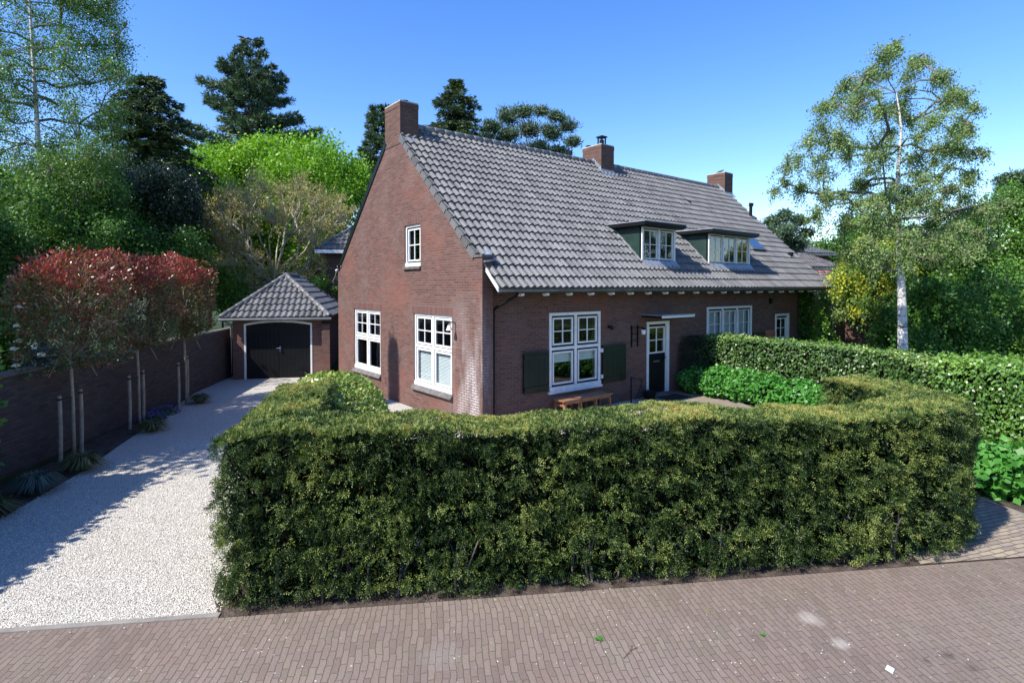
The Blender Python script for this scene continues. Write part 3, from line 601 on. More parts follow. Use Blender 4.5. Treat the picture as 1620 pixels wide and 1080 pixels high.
# doors
def door(h, front):
    x0, x1, z0, z1 = h; b = MB(); b.box(OF, F, x0, x1, -.1, .03, z1 - .08, z1)
    b.box(OF, F, x0, x0 + .08, -.1, .03, z0, z1 - .08); b.box(OF, F, x1 - .12, x1, -.1, .03, z0, z1 - .08); fr_ = b.build('door_frame', M['white'], house)
    b = MB(); a, c = x0 + .083, x1 - .123; zb, zm = z0 + .02, z0 + 1.18
    b.box(OF, F, a, c, -.09, -.04, zb, zm); b.box(OF, F, a, c, -.09, -.04, z1 - .16, z1 - .083); b.box(OF, F, a, a + .05, -.09, -.04, zm, z1 - .16); b.box(OF, F, c - .05, c, -.09, -.04, zm, z1 - .16)
    b.box(OF, F, a + .12, c - .12, -.05, -.033, zb + .15, zm - .35)
    d = b.build('door', M['black'] if front else M['dkgreen'], house)
    b = MB(); rc = sash(b, OF, F, a + .03, c - .03, zm + .01, z1 - .15, -.02, 2, 2, gap=.012, st=.04); s_ = b.build('door_window', [M['white'], M['black']], d); pane(s_, OF, F, rc, -.02)
    b = MB(); b.tube([(c - .06, YF + .04, z0 + 1.05), (c - .06, YF - .04, z0 + 1.05), (c - .14, YF - .05, z0 + 1.05)], .013, 8); b.box(OF, F, c - .085, c - .035, -.04, -.025, z0 + .95, z0 + 1.15); b.build('handle', M['black'] if front else M['chrome'], d)
    if front:
        b = MB(); b.box(OF, F, (a + c) / 2 - .14, (a + c) / 2 + .14, -.035, -.02, zm - .25, zm - .2); b.build('letterbox', M['zinc'], d)
        b = MB(); b.tube([((a + c) / 2 - .06, YF + .03, zm - .55), ((a + c) / 2 - .06, YF - .0, zm - .55)], .02, 10); b.build('door_knob', M['chrome'], d)
    b = MB(); b.box(OF, F, x0 - .02, x1 + .02, -.1, .14, 0.0, z0 - .003); b.build('doorstep', M['stone'], house)
door(fwn[1], True); door(fwn[3], False)
# canopy over the door
b = MB(); b.abox(5.93, 7.5, -.48, YF, 2.40, 2.455); b.abox(5.9, 7.53, -.51, YF, 2.458, 2.49, 1); b.abox(5.915, 7.515, -.495, -.483, 2.40, 2.456, 2); b.build('door_canopy', [M['black'], M['lead'], M['white']], house)
# door lamp on its iron bracket, wall lamp on the gable, alarm lamps
b = MB()
for x in (5.45, 5.72): b.box(OF, F, x, x + .03, 0, .04, 1.55, 2.18)
for z in (1.72, 1.92, 2.1): b.box(OF, F, x - .3, x + .03, 0.01, .03, z, z + .02)
b.tube([(5.74, YF, 2.12), (5.74, .05, 2.12), (5.74, .02, 2.08)], .014, 8); wl = b.build('wall_lamp', M['black'], house)
b = MB(); b.tube([(5.74, .02, 1.92), (5.74, .02, 2.06)], [.055, .075], 6); b.build('lamp_glass', M['white'], wl)
b = MB(); b.tube([(5.74, .02, 2.06), (5.74, .02, 2.12)], [.09, .02], 6); b.build('lamp_cap', M['black'], wl)
b = MB(); b.tube([(0, 1.12, 2.42), (-.10, 1.12, 2.46), (-.17, 1.12, 2.42), (-.18, 1.12, 2.35)], .02, 8); wl = b.build('wall_lamp', M['zinc'], house)
b = MB(); b.tube([(-.18, 1.12, 2.38), (-.18, 1.12, 2.26)], [.03, .075], 12); b.build('lamp_shade', M['white'], wl)
b = MB(); b.abox(4.45, 4.55, YF - .10, YF, 2.15, 2.22); b.abox(4.47, 4.53, YF - .16, YF - .1, 2.12, 2.18); b.build('camera_spot', M['black'], house)
b = MB(); b.abox(13.5, 13.66, YF - .08, YF, 2.66, 2.86); b.build('alarm_box', M['black'], house)

# ================================================================ GARAGE
ga = R(-27); GD = np.array((math.cos(ga), math.sin(ga), 0)); GB = np.array((-GD[1], GD[0], 0)); GO = np.array((-2.82, 11.30, 0)); GF = (GD, -GB, np.array((0, 0, 1.0)))
gar = thing('garage', tuple(GO), 'small brick garage with black arched double doors and grey hipped roof', 'garage')
gl = 3.04; gdp = 5.6; b = MB(); zt = 2.22
dx0, dx1, dz, rise = .38, 2.68, 1.98, .12
def arch(u): t = (u - dx0) / (dx1 - dx0) * 2 - 1; return dz + rise * (1 - t * t)
us = np.linspace(dx0, dx1, 15)
b.box(GO, GF, 0, dx0, -.25, 0, 0, zt); b.box(GO, GF, dx1, gl, -.25, 0, 0, zt)
for a, c in zip(us[:-1], us[1:]):
    P = lambda u, w_, z: GO + GD * u - GB * w_ + np.array((0, 0, z))
    b.quad(P(a, 0, arch(a)), P(c, 0, arch(c)), P(c, 0, zt), P(a, 0, zt)); b.quad(P(a, -.25, arch(a)), P(c, -.25, arch(c)), P(c, 0, arch(c)), P(a, 0, arch(a)))
b.box(GO, GF, 0, .25, -gdp, -.25, 0, zt); b.box(GO, GF, gl - .25, gl, -gdp, -.25, 0, zt); b.box(GO, GF, .25, gl - .25, -gdp, -gdp + .25, 0, zt)
b.build('wall', M['brick'], gar)
b = MB(); b.box(GO, GF, gl + .0, gl + .28, -.1, .22, 0, 1.95); b.build('pillar', M['brick'], gar)
b = MB()
for a, c in zip(us[:-1], us[1:]):
    for (w0, w1, e0, e1) in ((-.12, .015, -.07, 0.0),):
        q = [P(a, w1, arch(a) + e0), P(c, w1, arch(c) + e0), P(c, w1, arch(c) + e1 + .002), P(a, w1, arch(a) + e1 + .002)]; b.prism(q, GB * .12)
for x in (dx0, dx1 - .06): b.box(GO, GF, x, x + .06, -.12, .014, 0, arch(x) - .0)
b.build('door_frame', M['white'], gar)
for k, (a, c) in enumerate(((dx0 + .062, (dx0 + dx1) / 2 - .004), ((dx0 + dx1) / 2 + .004, dx1 - .062))):
    b = MB(); nbd = 8
    for i in range(nbd):
        u0, u1 = a + (c - a) * i / nbd + .003, a + (c - a) * (i + 1) / nbd - .003; zz = min(arch(u0), arch(u1)) - .06
        b.box(GO, GF, u0, u1, -.09, -.04, .02, zz)
    b.box(GO, GF, a, c, -.095, -.05, .02, dz - .07); d = b.build('door', M['black'], gar)
    for z in (.3, 1.55): b = MB(); b.box(GO, GF, a if k == 0 else c - .5, a + .5 if k == 0 else c, -.04, -.03, z, z + .045); b.build('hinge', M['black'], d)
b = MB(); mx = (dx0 + dx1) / 2 + .05; b.box(GO, GF, mx - .025, mx + .025, -.04, -.02, .95, 1.17); b.tube([P(mx, -.02, 1.1), P(mx, .03, 1.1), P(mx - .11, .035, 1.1)], .013, 8); b.build('handle', M['chrome'], d)
# hipped roof
ov = .30; ze = 2.20; hw = (gl + 2 * ov) / 2; rh = 1.50; EO = GO - GD * ov - GB * ov + np.array((0, 0, ze)); dep = gdp + 2 * ov
sl = math.hypot(hw, rh); r1 = MB(); e1 = unit(GB * hw + np.array((0, 0, rh))); n1_ = unit(-GB * rh + np.array((0, 0, hw)))
cs = [sl * i / 7 for i in range(8)]
tiles(r1, EO, GD, e1, n1_, cs, lambda v: v / sl * hw, lambda v: 2 * hw - v / sl * hw, k=8)
e2 = unit(-GD * hw + np.array((0, 0, rh))); n2_ = unit(GD * rh + np.array((0, 0, hw)))
tiles(r1, EO + GD * 2 * hw, GB, e2, n2_, cs, lambda v: v / sl * hw, lambda v: dep - v / sl * hw, k=8)
e3 = unit(GD * hw + np.array((0, 0, rh))); n3_ = unit(-GD * rh + np.array((0, 0, hw)))
tiles(r1, EO, GB, e3, n3_, cs, lambda v: v / sl * hw, lambda v: dep - v / sl * hw, k=5)
c4 = EO + GB * dep; tiles(r1, c4, GD, unit(-GB * hw + np.array((0, 0, rh))), unit(GB * rh + np.array((0, 0, hw))), cs, lambda v: v / sl * hw, lambda v: 2 * hw - v / sl * hw, k=5)
A1 = EO + GD * hw + GB * hw + np.array((0, 0, rh)); A2 = EO + GD * hw + GB * (dep - hw) + np.array((0, 0, rh))
r1.box(EO, (GD, GB, np.array((0, 0, 1.0))), .02, 2 * hw - .02, .02, dep - .02, -.06, -.02, 1)
gr = r1.build('roof', [M['tile'], M['black']], gar)
b = MB(); up = np.array((0, 0, .05))
ridge(b, EO + up, A1 + up, .085, .33); ridge(b, EO + GD * 2 * hw + up, A1 + up, .085, .33); ridge(b, A1 + up, A2 + up, .09, .35); ridge(b, EO + GD * 2 * hw + GB * dep + up, A2 + up, .085, .33); ridge(b, EO + GB * dep + up, A2 + up, .085, .33)
b.build('ridge_tile', M['tile'], gr, smooth=True)
b = MB(); b.tube([EO - GB * .03 - GD * .05 - up, EO - GB * .03 + GD * (2 * hw + .05) - up], .05, 10); b.tube([EO + GD * .12 - up * 2, EO + GD * .30 + GB * .22 - up * 5, GO - GD * .03 - GB * .05 + np.array((0, 0, 1.9)), GO - GD * .03 - GB * .05 + np.array((0, 0, .05))], .035, 8); b.build('gutter', M['zinc'], gar)

# ================================================================ GARDEN WALL (left)
WD = unit(np.array((4.8, 8.2, 0))); WN = np.array((WD[1], -WD[0], 0)); WO = np.array((-3.1, 11.4, 0)) - WD * 17
gwl = thing('garden_wall', tuple(WO), 'long dark brick garden wall along the left of the drive behind the staked trees', 'wall')
fr = (WD, WN, np.array((0, 0, 1.0)))
b = MB(); b.box(WO, fr, 0, 19.2, -.21, 0, 0, 1.74)
for i in range(5): b.box(WO, fr, 1.5 + i * 3.6, 1.85 + i * 3.6, -.27, -.21, 0, 1.74)
b.build('wall', M['brick_wall'], gwl)
b = MB(); b.box(WO, fr, -.02, 19.2, -.24, .03, 1.743, 1.80); b.build('coping', M['stone'], gwl)

# ================================================================ HEDGES
def resample(pts, step):
    pts = np.array(pts, float); seg = np.linalg.norm(np.diff(pts, axis=0), axis=1); s = np.concatenate([[0], np.cumsum(seg)]); n = max(2, int(s[-1] / step)); t = np.linspace(0, s[-1], n)
    return np.stack([np.interp(t, s, pts[:, i]) for i in range(pts.shape[1])], 1), t
def smooth_path(pts, it=3):
    p = np.array(pts, float)
    for _ in range(it):
        q = [p[0]]
        for a, c in zip(p[:-1], p[1:]): q += [a * .75 + c * .25, a * .25 + c * .75]
        q.append(p[-1]); p = np.array(q)
    return p
def seg_sdf(p, a, c, hw_, r, ea, eb):
    a, c = np.array(a[:2], float), np.array(c[:2], float); d = c - a; L0 = np.linalg.norm(d); d = d / L0; n_ = np.array((d[1], -d[0])); mid = (a - d * ea + c + d * eb) / 2; hl = (L0 + ea + eb) / 2
    q = p - mid; x_ = np.abs(q @ d) - (hl - r); y_ = np.abs(q @ n_) - (hw_ - r)
    return np.hypot(np.maximum(x_, 0), np.maximum(y_, 0)) + np.minimum(np.maximum(x_, y_), 0) - r
def hedge_segs(path, width, sq):
    out = []
    for i in range(len(path) - 1):
        e = width / 2 - .001 if sq else .06
        out.append((path[i], path[i + 1], width / 2, e if (i > 0 or sq == 1) else 0, e if (i < len(path) - 2 or sq == 1) else 0))
    return out
def hedge_surface(path, width, height, n, round_=0.12, hvar=None, segs=None, bias=None):
    """n points on the outside of a hedge (sides and top); path = polyline in plan"""
    segs = segs or hedge_segs(path, width, 0); allp = np.array([q[:2] for s_ in segs for q in s_[:2]]); lo, hi = allp.min(0) - width, allp.max(0) + width; st = .025
    X, Y = np.meshgrid(np.arange(lo[0], hi[0], st), np.arange(lo[1], hi[1], st)); p = np.stack([X.ravel(), Y.ravel()], 1)
    f = lambda q: np.min([seg_sdf(q, a, c, hw_, .10, ea, eb) for a, c, hw_, ea, eb in segs], axis=0)
    d = f(p); edge = p[np.abs(d) < st * .6]; ins = p[d < 0]; a_side = len(edge) * st * height / 1.2; a_top = len(ins) * st * st; ns = int(n * a_side / (a_side + a_top))
    e = edge[rng.integers(0, len(edge), ns)] + rng.uniform(-.5, .5, (ns, 2)) * st; h = .01
    g = unit(np.stack([f(e + (h, 0)) - f(e - (h, 0)), f(e + (0, h)) - f(e - (0, h))], 1)); z = rng.random(ns); H = height if hvar is None else hvar(e); z = z * H; k = np.clip((z - (H - round_)) / round_, 0, 1)
    P = np.stack([e[:, 0] - g[:, 0] * k ** 2 * round_ * .4, e[:, 1] - g[:, 1] * k ** 2 * round_ * .4, z], 1); N = np.stack([g[:, 0], g[:, 1], k * .9], 1)
    t = ins[rng.integers(0, len(ins), n - ns)] + rng.uniform(-.5, .5, (n - ns, 2)) * st; dt = -f(t); H = height if hvar is None else hvar(t); k = np.clip(1 - dt / round_, 0, 1)
    g = np.stack([f(t + (h, 0)) - f(t - (h, 0)), f(t + (0, h)) - f(t - (0, h))], 1) / (2 * h)
    P = np.concatenate([P, np.stack([t[:, 0], t[:, 1], H - k ** 2 * round_ * .4], 1)]); N = unit(np.concatenate([N, np.stack([g[:, 0] * k, g[:, 1] * k, np.ones(len(t))], 1)]))
    return P, N
def hedge_core(path, width, height, m=1, inset=0.10, hvar=None, segs=None):
    segs = segs or hedge_segs(path, width, 0); b = MB()
    for i, (a, c, hw_, ea, eb) in enumerate(segs):
        a, c = np.array(tuple(a[:2]) + (0,), float), np.array(tuple(c[:2]) + (0,), float); d = unit(c - a); H = (height if hvar is None else float(hvar(((a + c) / 2)[None, :2])[0])) - inset - .003 * (i % 5)
        b.box(a, (d, np.array((d[1], -d[0], 0)), np.array((0, 0, 1.0))), -max(ea - inset, 0), np.linalg.norm(c - a) + max(eb - inset, 0), -hw_ + inset + .001 * (i % 3), hw_ - inset, 0.0, H, m)
    return b
def sprigs(P, N, l=0.085, k=7, ll=0.032, lw=0.0085, up=0.15, tint=None, spread=.8, outk=.75):
    n = len(P); T = unit(N * outk + rdir(n) * spread + np.array((0, 0, up))); S = unit(np.cross(T, rdir(n))); Nn = np.cross(T, S); Q = []; Rn = []
    r0 = rng.random(n) if tint is None else tint
    for j in range(k):
        f = (j + .3) / k; s = 1 if j % 2 else -1
        base = P + T * (l * (f - .35)) + np.array((0, 0, -.25)) * l * f * f; d = T * .75 + S * s * .8 + Nn * rng.normal(0, .25, (n, 1))
        if j == k - 1: d = T
        q, r = leaves(base, d, Nn + rng.normal(0, .3, (n, 3)), ll * rng.uniform(.8, 1.25, n), lw, np.clip(r0 + rng.normal(0, .08, n), 0, 1)); Q.append(q); Rn.append(r)
    return np.concatenate(Q), np.concatenate(Rn)
M['yew'] = leaf_mat('yew_foliage', [(0, (0.012, 0.030, 0.008)), (0.34, (0.040, 0.085, 0.018)), (0.60, (0.22, 0.29, 0.07)), (0.85, (0.38, 0.37, 0.10)), (1, (0.38, 0.27, 0.08))], 0.52, 0.28, 0.35)
M['twig'] = plain('hedge_inside_shade', (0.008, 0.009, 0.004), 1.0, var=0.5, scale=9, spec=0.05)  # near-black core filling, the shade inside the hedges put into its colour
M['barkd'] = plain('bark_dark', (0.07, 0.055, 0.045), 0.9, var=0.4, scale=6, bmp=.6)
M['barkm'] = plain('bark_grey', (0.15, 0.13, 0.115), 0.9, var=0.4, scale=5, bmp=.5)
M['barkl'] = plain('bark_light', (0.42, 0.37, 0.29), 0.85, var=0.4, scale=5, bmp=.5)
def birch_bark():
    m, t, n, l, p = mat('bark_birch'); tc = n.new('ShaderNodeTexCoord').outputs['Object']
    mp = n.new('ShaderNodeMapping'); mp.inputs['Scale'].default_value = (1.5, 1.5, 7); l.new(tc, mp.inputs[0])
    f = noise(n, l, 2.2, 5, mp.outputs[0], .7); c = ramp(n, l, f, [(0.38, (0.04, 0.035, 0.03)), (0.46, (0.5, 0.48, 0.45)), (0.7, (0.58, 0.56, 0.53))])
    l.new(c, p.inputs['Base Color']); p.inputs['Roughness'].default_value = .7; l.new(bump(n, l, f, .5, .02), p.inputs['Normal']); return m
M['birch'] = birch_bark()

kq = lambda a, c: K0[:2] + KD[:2] * a + KN[:2] * c
HC = kq(.40, .42)
hsegs = [(HC, HC + np.array((1.15, 2.35)), .40, .39, .2), (HC, kq(7.8, .40), .40, .39, .05)]
cv = smooth_path([tuple(kq(7.6, .40)), tuple(kq(8.68, .46)), tuple(kq(9.08, 1.2)), tuple(kq(8.95, 2.6))], 2)
hsegs += [(cv[i], cv[i + 1], .40, .08, .08) for i in range(len(cv) - 1)]
def hvar(p):
    s_ = (p - HC) @ KD[:2]; t_ = (p - HC) @ KN[:2]
    return 1.785 + .03 * np.sin(s_ * 1.7) + .02 * np.sin(s_ * 4.1 + 1) - .02 * np.clip(s_ - 5, 0, 1) + .03 * np.clip((t_ - 2.2) * .8, 0, 1) * (s_ < 4)
P, N = hedge_surface(None, .8, 1.75, 120000, .07, hvar=hvar, segs=hsegs)
k = (N[:, 0] * -.45 + N[:, 1] * -.85 > -.45) | (N[:, 2] > .3) | (rng.random(len(P)) < .4); P, N = P[k], N[k]
P = P + N * (((vnoise(P, 2.6, 1) - .5) * .10 + (vnoise(P * (1, 1, 1.8), 6, 2) - .5) * .15) * np.where(N[:, 2] > .5, .45, 1))[:, None]
keep = (vnoise(P * (1, 1, 1.5), 7.0, 3) > .47) | (rng.random(len(P)) < .14) | (N[:, 2] > .5); keep &= (P[:, 2] > .01 + .14 * vnoise(P, 2.5, 5)); P, N = P[keep], N[keep]
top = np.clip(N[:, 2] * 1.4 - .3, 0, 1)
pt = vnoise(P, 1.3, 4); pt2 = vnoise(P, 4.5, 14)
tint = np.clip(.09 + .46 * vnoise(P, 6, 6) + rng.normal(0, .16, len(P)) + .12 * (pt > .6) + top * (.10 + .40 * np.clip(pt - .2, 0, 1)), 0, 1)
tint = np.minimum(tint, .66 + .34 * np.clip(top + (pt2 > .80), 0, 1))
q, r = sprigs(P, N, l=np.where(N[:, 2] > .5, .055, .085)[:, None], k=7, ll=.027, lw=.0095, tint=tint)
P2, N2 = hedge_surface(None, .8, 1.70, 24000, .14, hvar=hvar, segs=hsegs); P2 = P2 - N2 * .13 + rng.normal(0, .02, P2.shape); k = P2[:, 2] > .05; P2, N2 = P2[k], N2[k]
q2, r2 = sprigs(P2, N2, l=.12, k=6, ll=.05, lw=.018, tint=np.clip(rng.normal(.03, .05, len(P2)), 0, 1))  # inner sprigs tinted darkest, shade in the gaps put into the leaf colour
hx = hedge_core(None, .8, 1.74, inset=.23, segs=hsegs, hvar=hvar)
for i in range(60):
    c_ = kq(rng.uniform(.3, 8.3), .40 - rng.uniform(.16, .30)); e_ = np.array((c_[0], c_[1], 0)); hx.tube([e_, e_ + (rng.normal(0, .04), rng.normal(0, .04), .25), e_ + (rng.normal(0, .1), rng.normal(0, .1), .6)], [.016, .013, .008], 5, 2, False)
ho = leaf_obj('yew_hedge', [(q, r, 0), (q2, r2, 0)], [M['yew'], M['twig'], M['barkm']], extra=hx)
tag(ho, 'long clipped dark green yew hedge along the brick street in front of the house', 'hedge')

def big_leaf_cloud(P, N, L, wr, tint, facing=.8, droop=.3, fold=-.05):
    n = len(P); Nn = unit(N * facing + rdir(n) * .75); T = unit(np.cross(Nn, rdir(n)) + np.array((0, 0, -droop)) + N * .25)
    Ls = L * rng.uniform(.7, 1.25, n); return leaves(P, T, Nn, Ls, Ls * wr, tint, fold)
M['ivy'] = leaf_mat('ivy_leaf', [(0, (0.03, 0.07, 0.015)), (0.5, (0.085, 0.17, 0.038)), (0.8, (0.16, 0.27, 0.055)), (1, (0.30, 0.35, 0.08))], 0.38, 0.25, 0.55)
ip = smooth_path([(8.85, .05), (8.6, -2.9), (8.45, -4.7), (7.5, -6.1), (6.0, -7.0)], 2)
P, N = hedge_surface(ip, .75, 1.78, 30000, .2); P = P + N * ((vnoise(P, 3, 11) - .5) * .16 + rng.normal(0, .03, len(P)))[:, None]
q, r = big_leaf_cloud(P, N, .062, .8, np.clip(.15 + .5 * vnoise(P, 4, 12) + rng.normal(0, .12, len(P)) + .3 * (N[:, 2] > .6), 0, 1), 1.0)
o = leaf_obj('ivy_hedge', [(q, r, 0)], [M['ivy'], M['twig']], extra=hedge_core(ip, .75, 1.76, inset=.12)); tag(o, 'glossy ivy-leaved hedge curving from the house front towards the street behind the hydrangeas', 'hedge')
M['beech'] = leaf_mat('hedge_leaf_light', [(0, (0.045, 0.11, 0.016)), (0.5, (0.12, 0.25, 0.04)), (1, (0.26, 0.42, 0.08))], 0.35, 0.3, 0.6)
bp = smooth_path([(6.0, -7.15), (5.75, -7.9), (5.3, -9.2), (4.9, -10.8)], 2)
P, N = hedge_surface(bp, 1.2, 2.03, 32000, .45); P = P + N * ((vnoise(P, 2, 21) - .5) * .3 + rng.normal(0, .04, len(P)))[:, None]
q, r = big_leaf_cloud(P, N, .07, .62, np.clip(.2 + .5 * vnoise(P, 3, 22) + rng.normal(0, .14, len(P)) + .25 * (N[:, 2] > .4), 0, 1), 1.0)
o = leaf_obj('leafy_hedge', [(q, r, 0)], [M['beech'], M['twig']], extra=hedge_core(bp, 1.2, 1.9, inset=.2)); tag(o, 'fresh green mounded hedge at the right edge beyond the end of the yew hedge', 'hedge')

def shrub(name, label, cat, loc, rx, ry, rz_, n, L, wr, m, tmin=.1, tamp=.5, seed=1, group=None, lump=.25, box=False, zmin=.05, rot=0.0, up=.2):
    loc = np.array(loc, float); root = thing(name, tuple(loc), label, cat, group)
    d = rdir(n)
    if box: d = d / (np.sum(np.abs(d) ** 5, axis=1, keepdims=True) ** (1 / 5))
    rad = 1 - .35 * rng.random(n) ** 2; P = d * rad[:, None] * np.array((rx, ry, rz_)); P[:, 2] += rz_ * .0
    cs, sn = math.cos(rot), math.sin(rot); P = np.stack([P[:, 0] * cs - P[:, 1] * sn, P[:, 0] * sn + P[:, 1] * cs, P[:, 2]], 1); Nn = unit(np.stack([d[:, 0] * cs - d[:, 1] * sn, d[:, 0] * sn + d[:, 1] * cs, d[:, 2]], 1))
    P = P * (1 + lump * (vnoise(P + loc, 2.2 / max(rx, .4), seed) - .5))[:, None] + loc + np.array((0, 0, rz_))
    k = P[:, 2] > zmin; P, Nn = P[k], Nn[k]; k = vnoise(P, 2.6 / max(.5, rx * .6), seed + 3) > .22; P, Nn = P[k], Nn[k]
    q, r = big_leaf_cloud(P, unit(Nn + np.array((0, 0, up))), L, wr, np.clip(tmin + tamp * vnoise(P, 4, seed + 1) + rng.normal(0, .1, len(P)), 0, 1))
    leaf_obj('foliage', [(q, r, 0)], [m], parent=root)
    b = MB()
    for i in range(9):
        a = rng.random() * 6.28; e = loc + np.array((math.cos(a) * rx * .5, math.sin(a) * ry * .5, rz_ * rng.uniform(.8, 1.5))); b.tube([loc + np.array((math.cos(a) * .06, math.sin(a) * .06, 0)), (loc + e) / 2 + rng.normal(0, .04, 3), e], [.025, .018, .008], 5)
    b.build('stem', M['barkd'], root); return root
M['hydra'] = leaf_mat('hydrangea_leaf', [(0, (0.035, 0.14, 0.02)), (0.5, (0.075, 0.26, 0.035)), (1, (0.14, 0.40, 0.06))], 0.45, 0.35, 0.5)
hyd = [(7.95, -.35, .42), (7.9, -1.15, .46), (7.85, -1.95, .46), (7.75, -2.75, .45), (7.6, -3.55, .44), (7.3, -4.35, .42)]
names_h = ['leftmost bright green hydrangea, beside the dark yew pillar', 'second bright green hydrangea from the front door', 'third bright green hydrangea from the front door', 'fourth bright green hydrangea from the front door', 'fifth bright green hydrangea from the front door, before the ivy hedge', 'bright green hydrangea nearest the tip of the yew hedge']
for i, ((x, y, h), nm) in enumerate(zip(hyd, names_h)): shrub('hydrangea', nm, 'shrub', (x, y, 0), .62, .58, h, 2600, .10, .75, M['hydra'], .25, .5, 30 + i, 'hydrangeas in front of the ivy hedge', up=1.0)
for i, (x, y, nm) in enumerate([(4.85, -7.45, 'farther of two big-leaved hydrangeas at the right end of the yew hedge'), (4.35, -8.25, 'nearer of two big-leaved hydrangeas at the right end of the yew hedge')]): shrub('hydrangea', nm, 'shrub', (x, y, 0), .52, .5, .40, 1300, .13, .78, M['hydra'], .25, .5, 40 + i, 'hydrangeas beside the path', up=1.0)
M['laurel'] = leaf_mat('laurel_leaf', [(0, (0.08, 0.15, 0.025)), (0.4, (0.2, 0.31, 0.05)), (1, (0.38, 0.42, 0.09))], 0.35, 0.3, 0.6)
shrub('laurel_bush', 'light green leafy bush inside the left bend of the yew hedge near the gable', 'shrub', (-3.95, -1.25, 0), .92, 1.15, .95, 21000, .07, .5, M['laurel'], .2, .6, 51, up=.6)
M['darkyew'] = leaf_mat('dark_yew', [(0, (0.006, 0.014, 0.006)), (1, (0.02, 0.04, 0.014))], 0.5, 0.1, 0.3)
shrub('yew_pillar', 'dark clipped yew block against the house front beside the front door', 'shrub', (8.1, -.12, 0), .5, .36, .88, 9000, .05, .35, M['darkyew'], .1, .6, 53, box=True, lump=.06)

# ================================================================ TREES
def grow(nodes_t, C, k=.35):
    """connect clump centres C to the trunk nodes; returns parent list (positions) and child counts"""
    Pn = [np.array(p) for p in nodes_t]; par = [-1] + list(range(len(nodes_t) - 1)); cost = [0.0] * len(nodes_t)
    for i in range(1, len(nodes_t)): cost[i] = cost[i - 1]
    tn = np.array(nodes_t); order = np.argsort([np.min(np.linalg.norm(tn - c, axis=1)) for c in C]); cid = {}
    for ci in order:
        c = C[ci]; A = np.array(Pn); d = np.linalg.norm(A - c, axis=1) + k * np.array(cost) + np.where(A[:, 2] > c[2] + .3, 1.2 * (A[:, 2] - c[2]), 0); j = int(np.argmin(d))
        Pn.append(c); par.append(j); cost.append(cost[j] + np.linalg.norm(Pn[j] - c)); cid[ci] = len(Pn) - 1
    n = len(Pn); wgt = np.zeros(n); wgt[len(nodes_t):] = 1
    for i in range(n - 1, 0, -1):
        if i >= len(nodes_t): wgt[par[i]] += wgt[i] if False else 0
    for i in range(n - 1, len(nodes_t) - 1, -1): pass
    # children counts (clumps were appended after their parents)
    for i in range(n - 1, len(nodes_t) - 1, -1):
        if par[i] >= len(nodes_t): wgt[par[i]] += wgt[i]
    return np.array(Pn), par, wgt
def tree(name, label, cat, base, trunk, tr, clumps, nleaf, L, wr, leafm, barkm, group=None, twr=.022, twigs=7, droop=.3, tmin=.1, tamp=.6, facing=0.2, flat=1.0, jit=.12, twl=1.0, tz=0.0, seedt=1, limbm=None, spread=.8, gk=.35):
    base = np.array(base, float); root = thing(name, tuple(base), label, cat, group)
    trunk = [base + np.array(t) for t in trunk]; tp = smooth_path(trunk, 2); tp, _ = resample(tp, .5); m = len(tp)
    b = MB(); f = np.linspace(0, 1, m); b.tube(tp, tr * (1 - .93 * f) + .008, 10)
    C = np.array([base + np.array(c[:3]) for c in clumps]); CR = np.array([c[3] for c in clumps])
    Pn, par, wgt = grow(list(tp), C, gk)
    tr_at = list(tr * (1 - .93 * f) + .008)
    def rad(i): return tr_at[i] if i < m else min(twr * math.sqrt(wgt[i]), tr * .5)
    for i in range(m, len(Pn)):
        a, c = Pn[par[i]], Pn[i]; d = np.linalg.norm(c - a); ra = min(rad(par[i]) * .7, rad(i) * 1.25); rb = rad(i) * .8
        mid = (a + c) / 2 + rng.normal(0, jit * d, 3) * .6 + np.array((0, 0, .08 * d)); q1 = (a * .6 + mid * .4) ; pts = [a, a * .25 + mid * .75 + rng.normal(0, .03 * d, 3), mid * .5 + c * .5 + rng.normal(0, .04 * d, 3), c]
        b.tube(pts, np.linspace(ra, rb, 4), 5, 0 if limbm is None else 1, False)
    tw = []; twc = []
    for ci in range(len(C)):
        n = twigs; e = C[ci] + rdir(n) * (CR[ci] * rng.uniform(.45, 1.05, (n, 1))) * np.array((1, 1, flat)) ; 
        for x in e:
            x = x + np.array((0, 0, -droop * CR[ci] * .5)); mid = (C[ci] + x) / 2 + rng.normal(0, .08 * CR[ci], 3) + np.array((0, 0, .18 * CR[ci]))
            b.tube([C[ci], mid, x], [twr * .55, twr * .35, twr * .15], 3, 0 if limbm is None else 1, False); tw.append((C[ci], mid, x)); twc.append(CR[ci])
    b.build('trunk', [barkm] if limbm is None else [barkm, limbm], root, smooth=True)
    tw = np.array(tw); twc = np.array(twc); pr_ = twc ** 2 / np.sum(twc ** 2); k = rng.choice(len(tw), nleaf, p=pr_); t = rng.uniform(.15, 1.08, (nleaf, 1)); A = tw[k]
    P = (1 - t) ** 2 * A[:, 0] + 2 * t * (1 - t) * A[:, 1] + t * t * A[:, 2] + rdir(nleaf) * (twc[k] * spread * rng.random(nleaf) ** .6)[:, None] * np.array((1, 1, flat))
    Cc = C.mean(0); N = unit(unit(P - Cc) * .6 + np.array((0, 0, .7)))
    q, r = big_leaf_cloud(P, N, L, wr, np.clip(tmin + tamp * vnoise(P, 1.2 / max(.3, CR.mean()), seedt) + rng.normal(0, .12, nleaf) + tz * (P[:, 2] - Cc[2]), 0, 1), facing, droop)
    leaf_obj('crown', [(q, r, 0)], [leafm], parent=root); return root
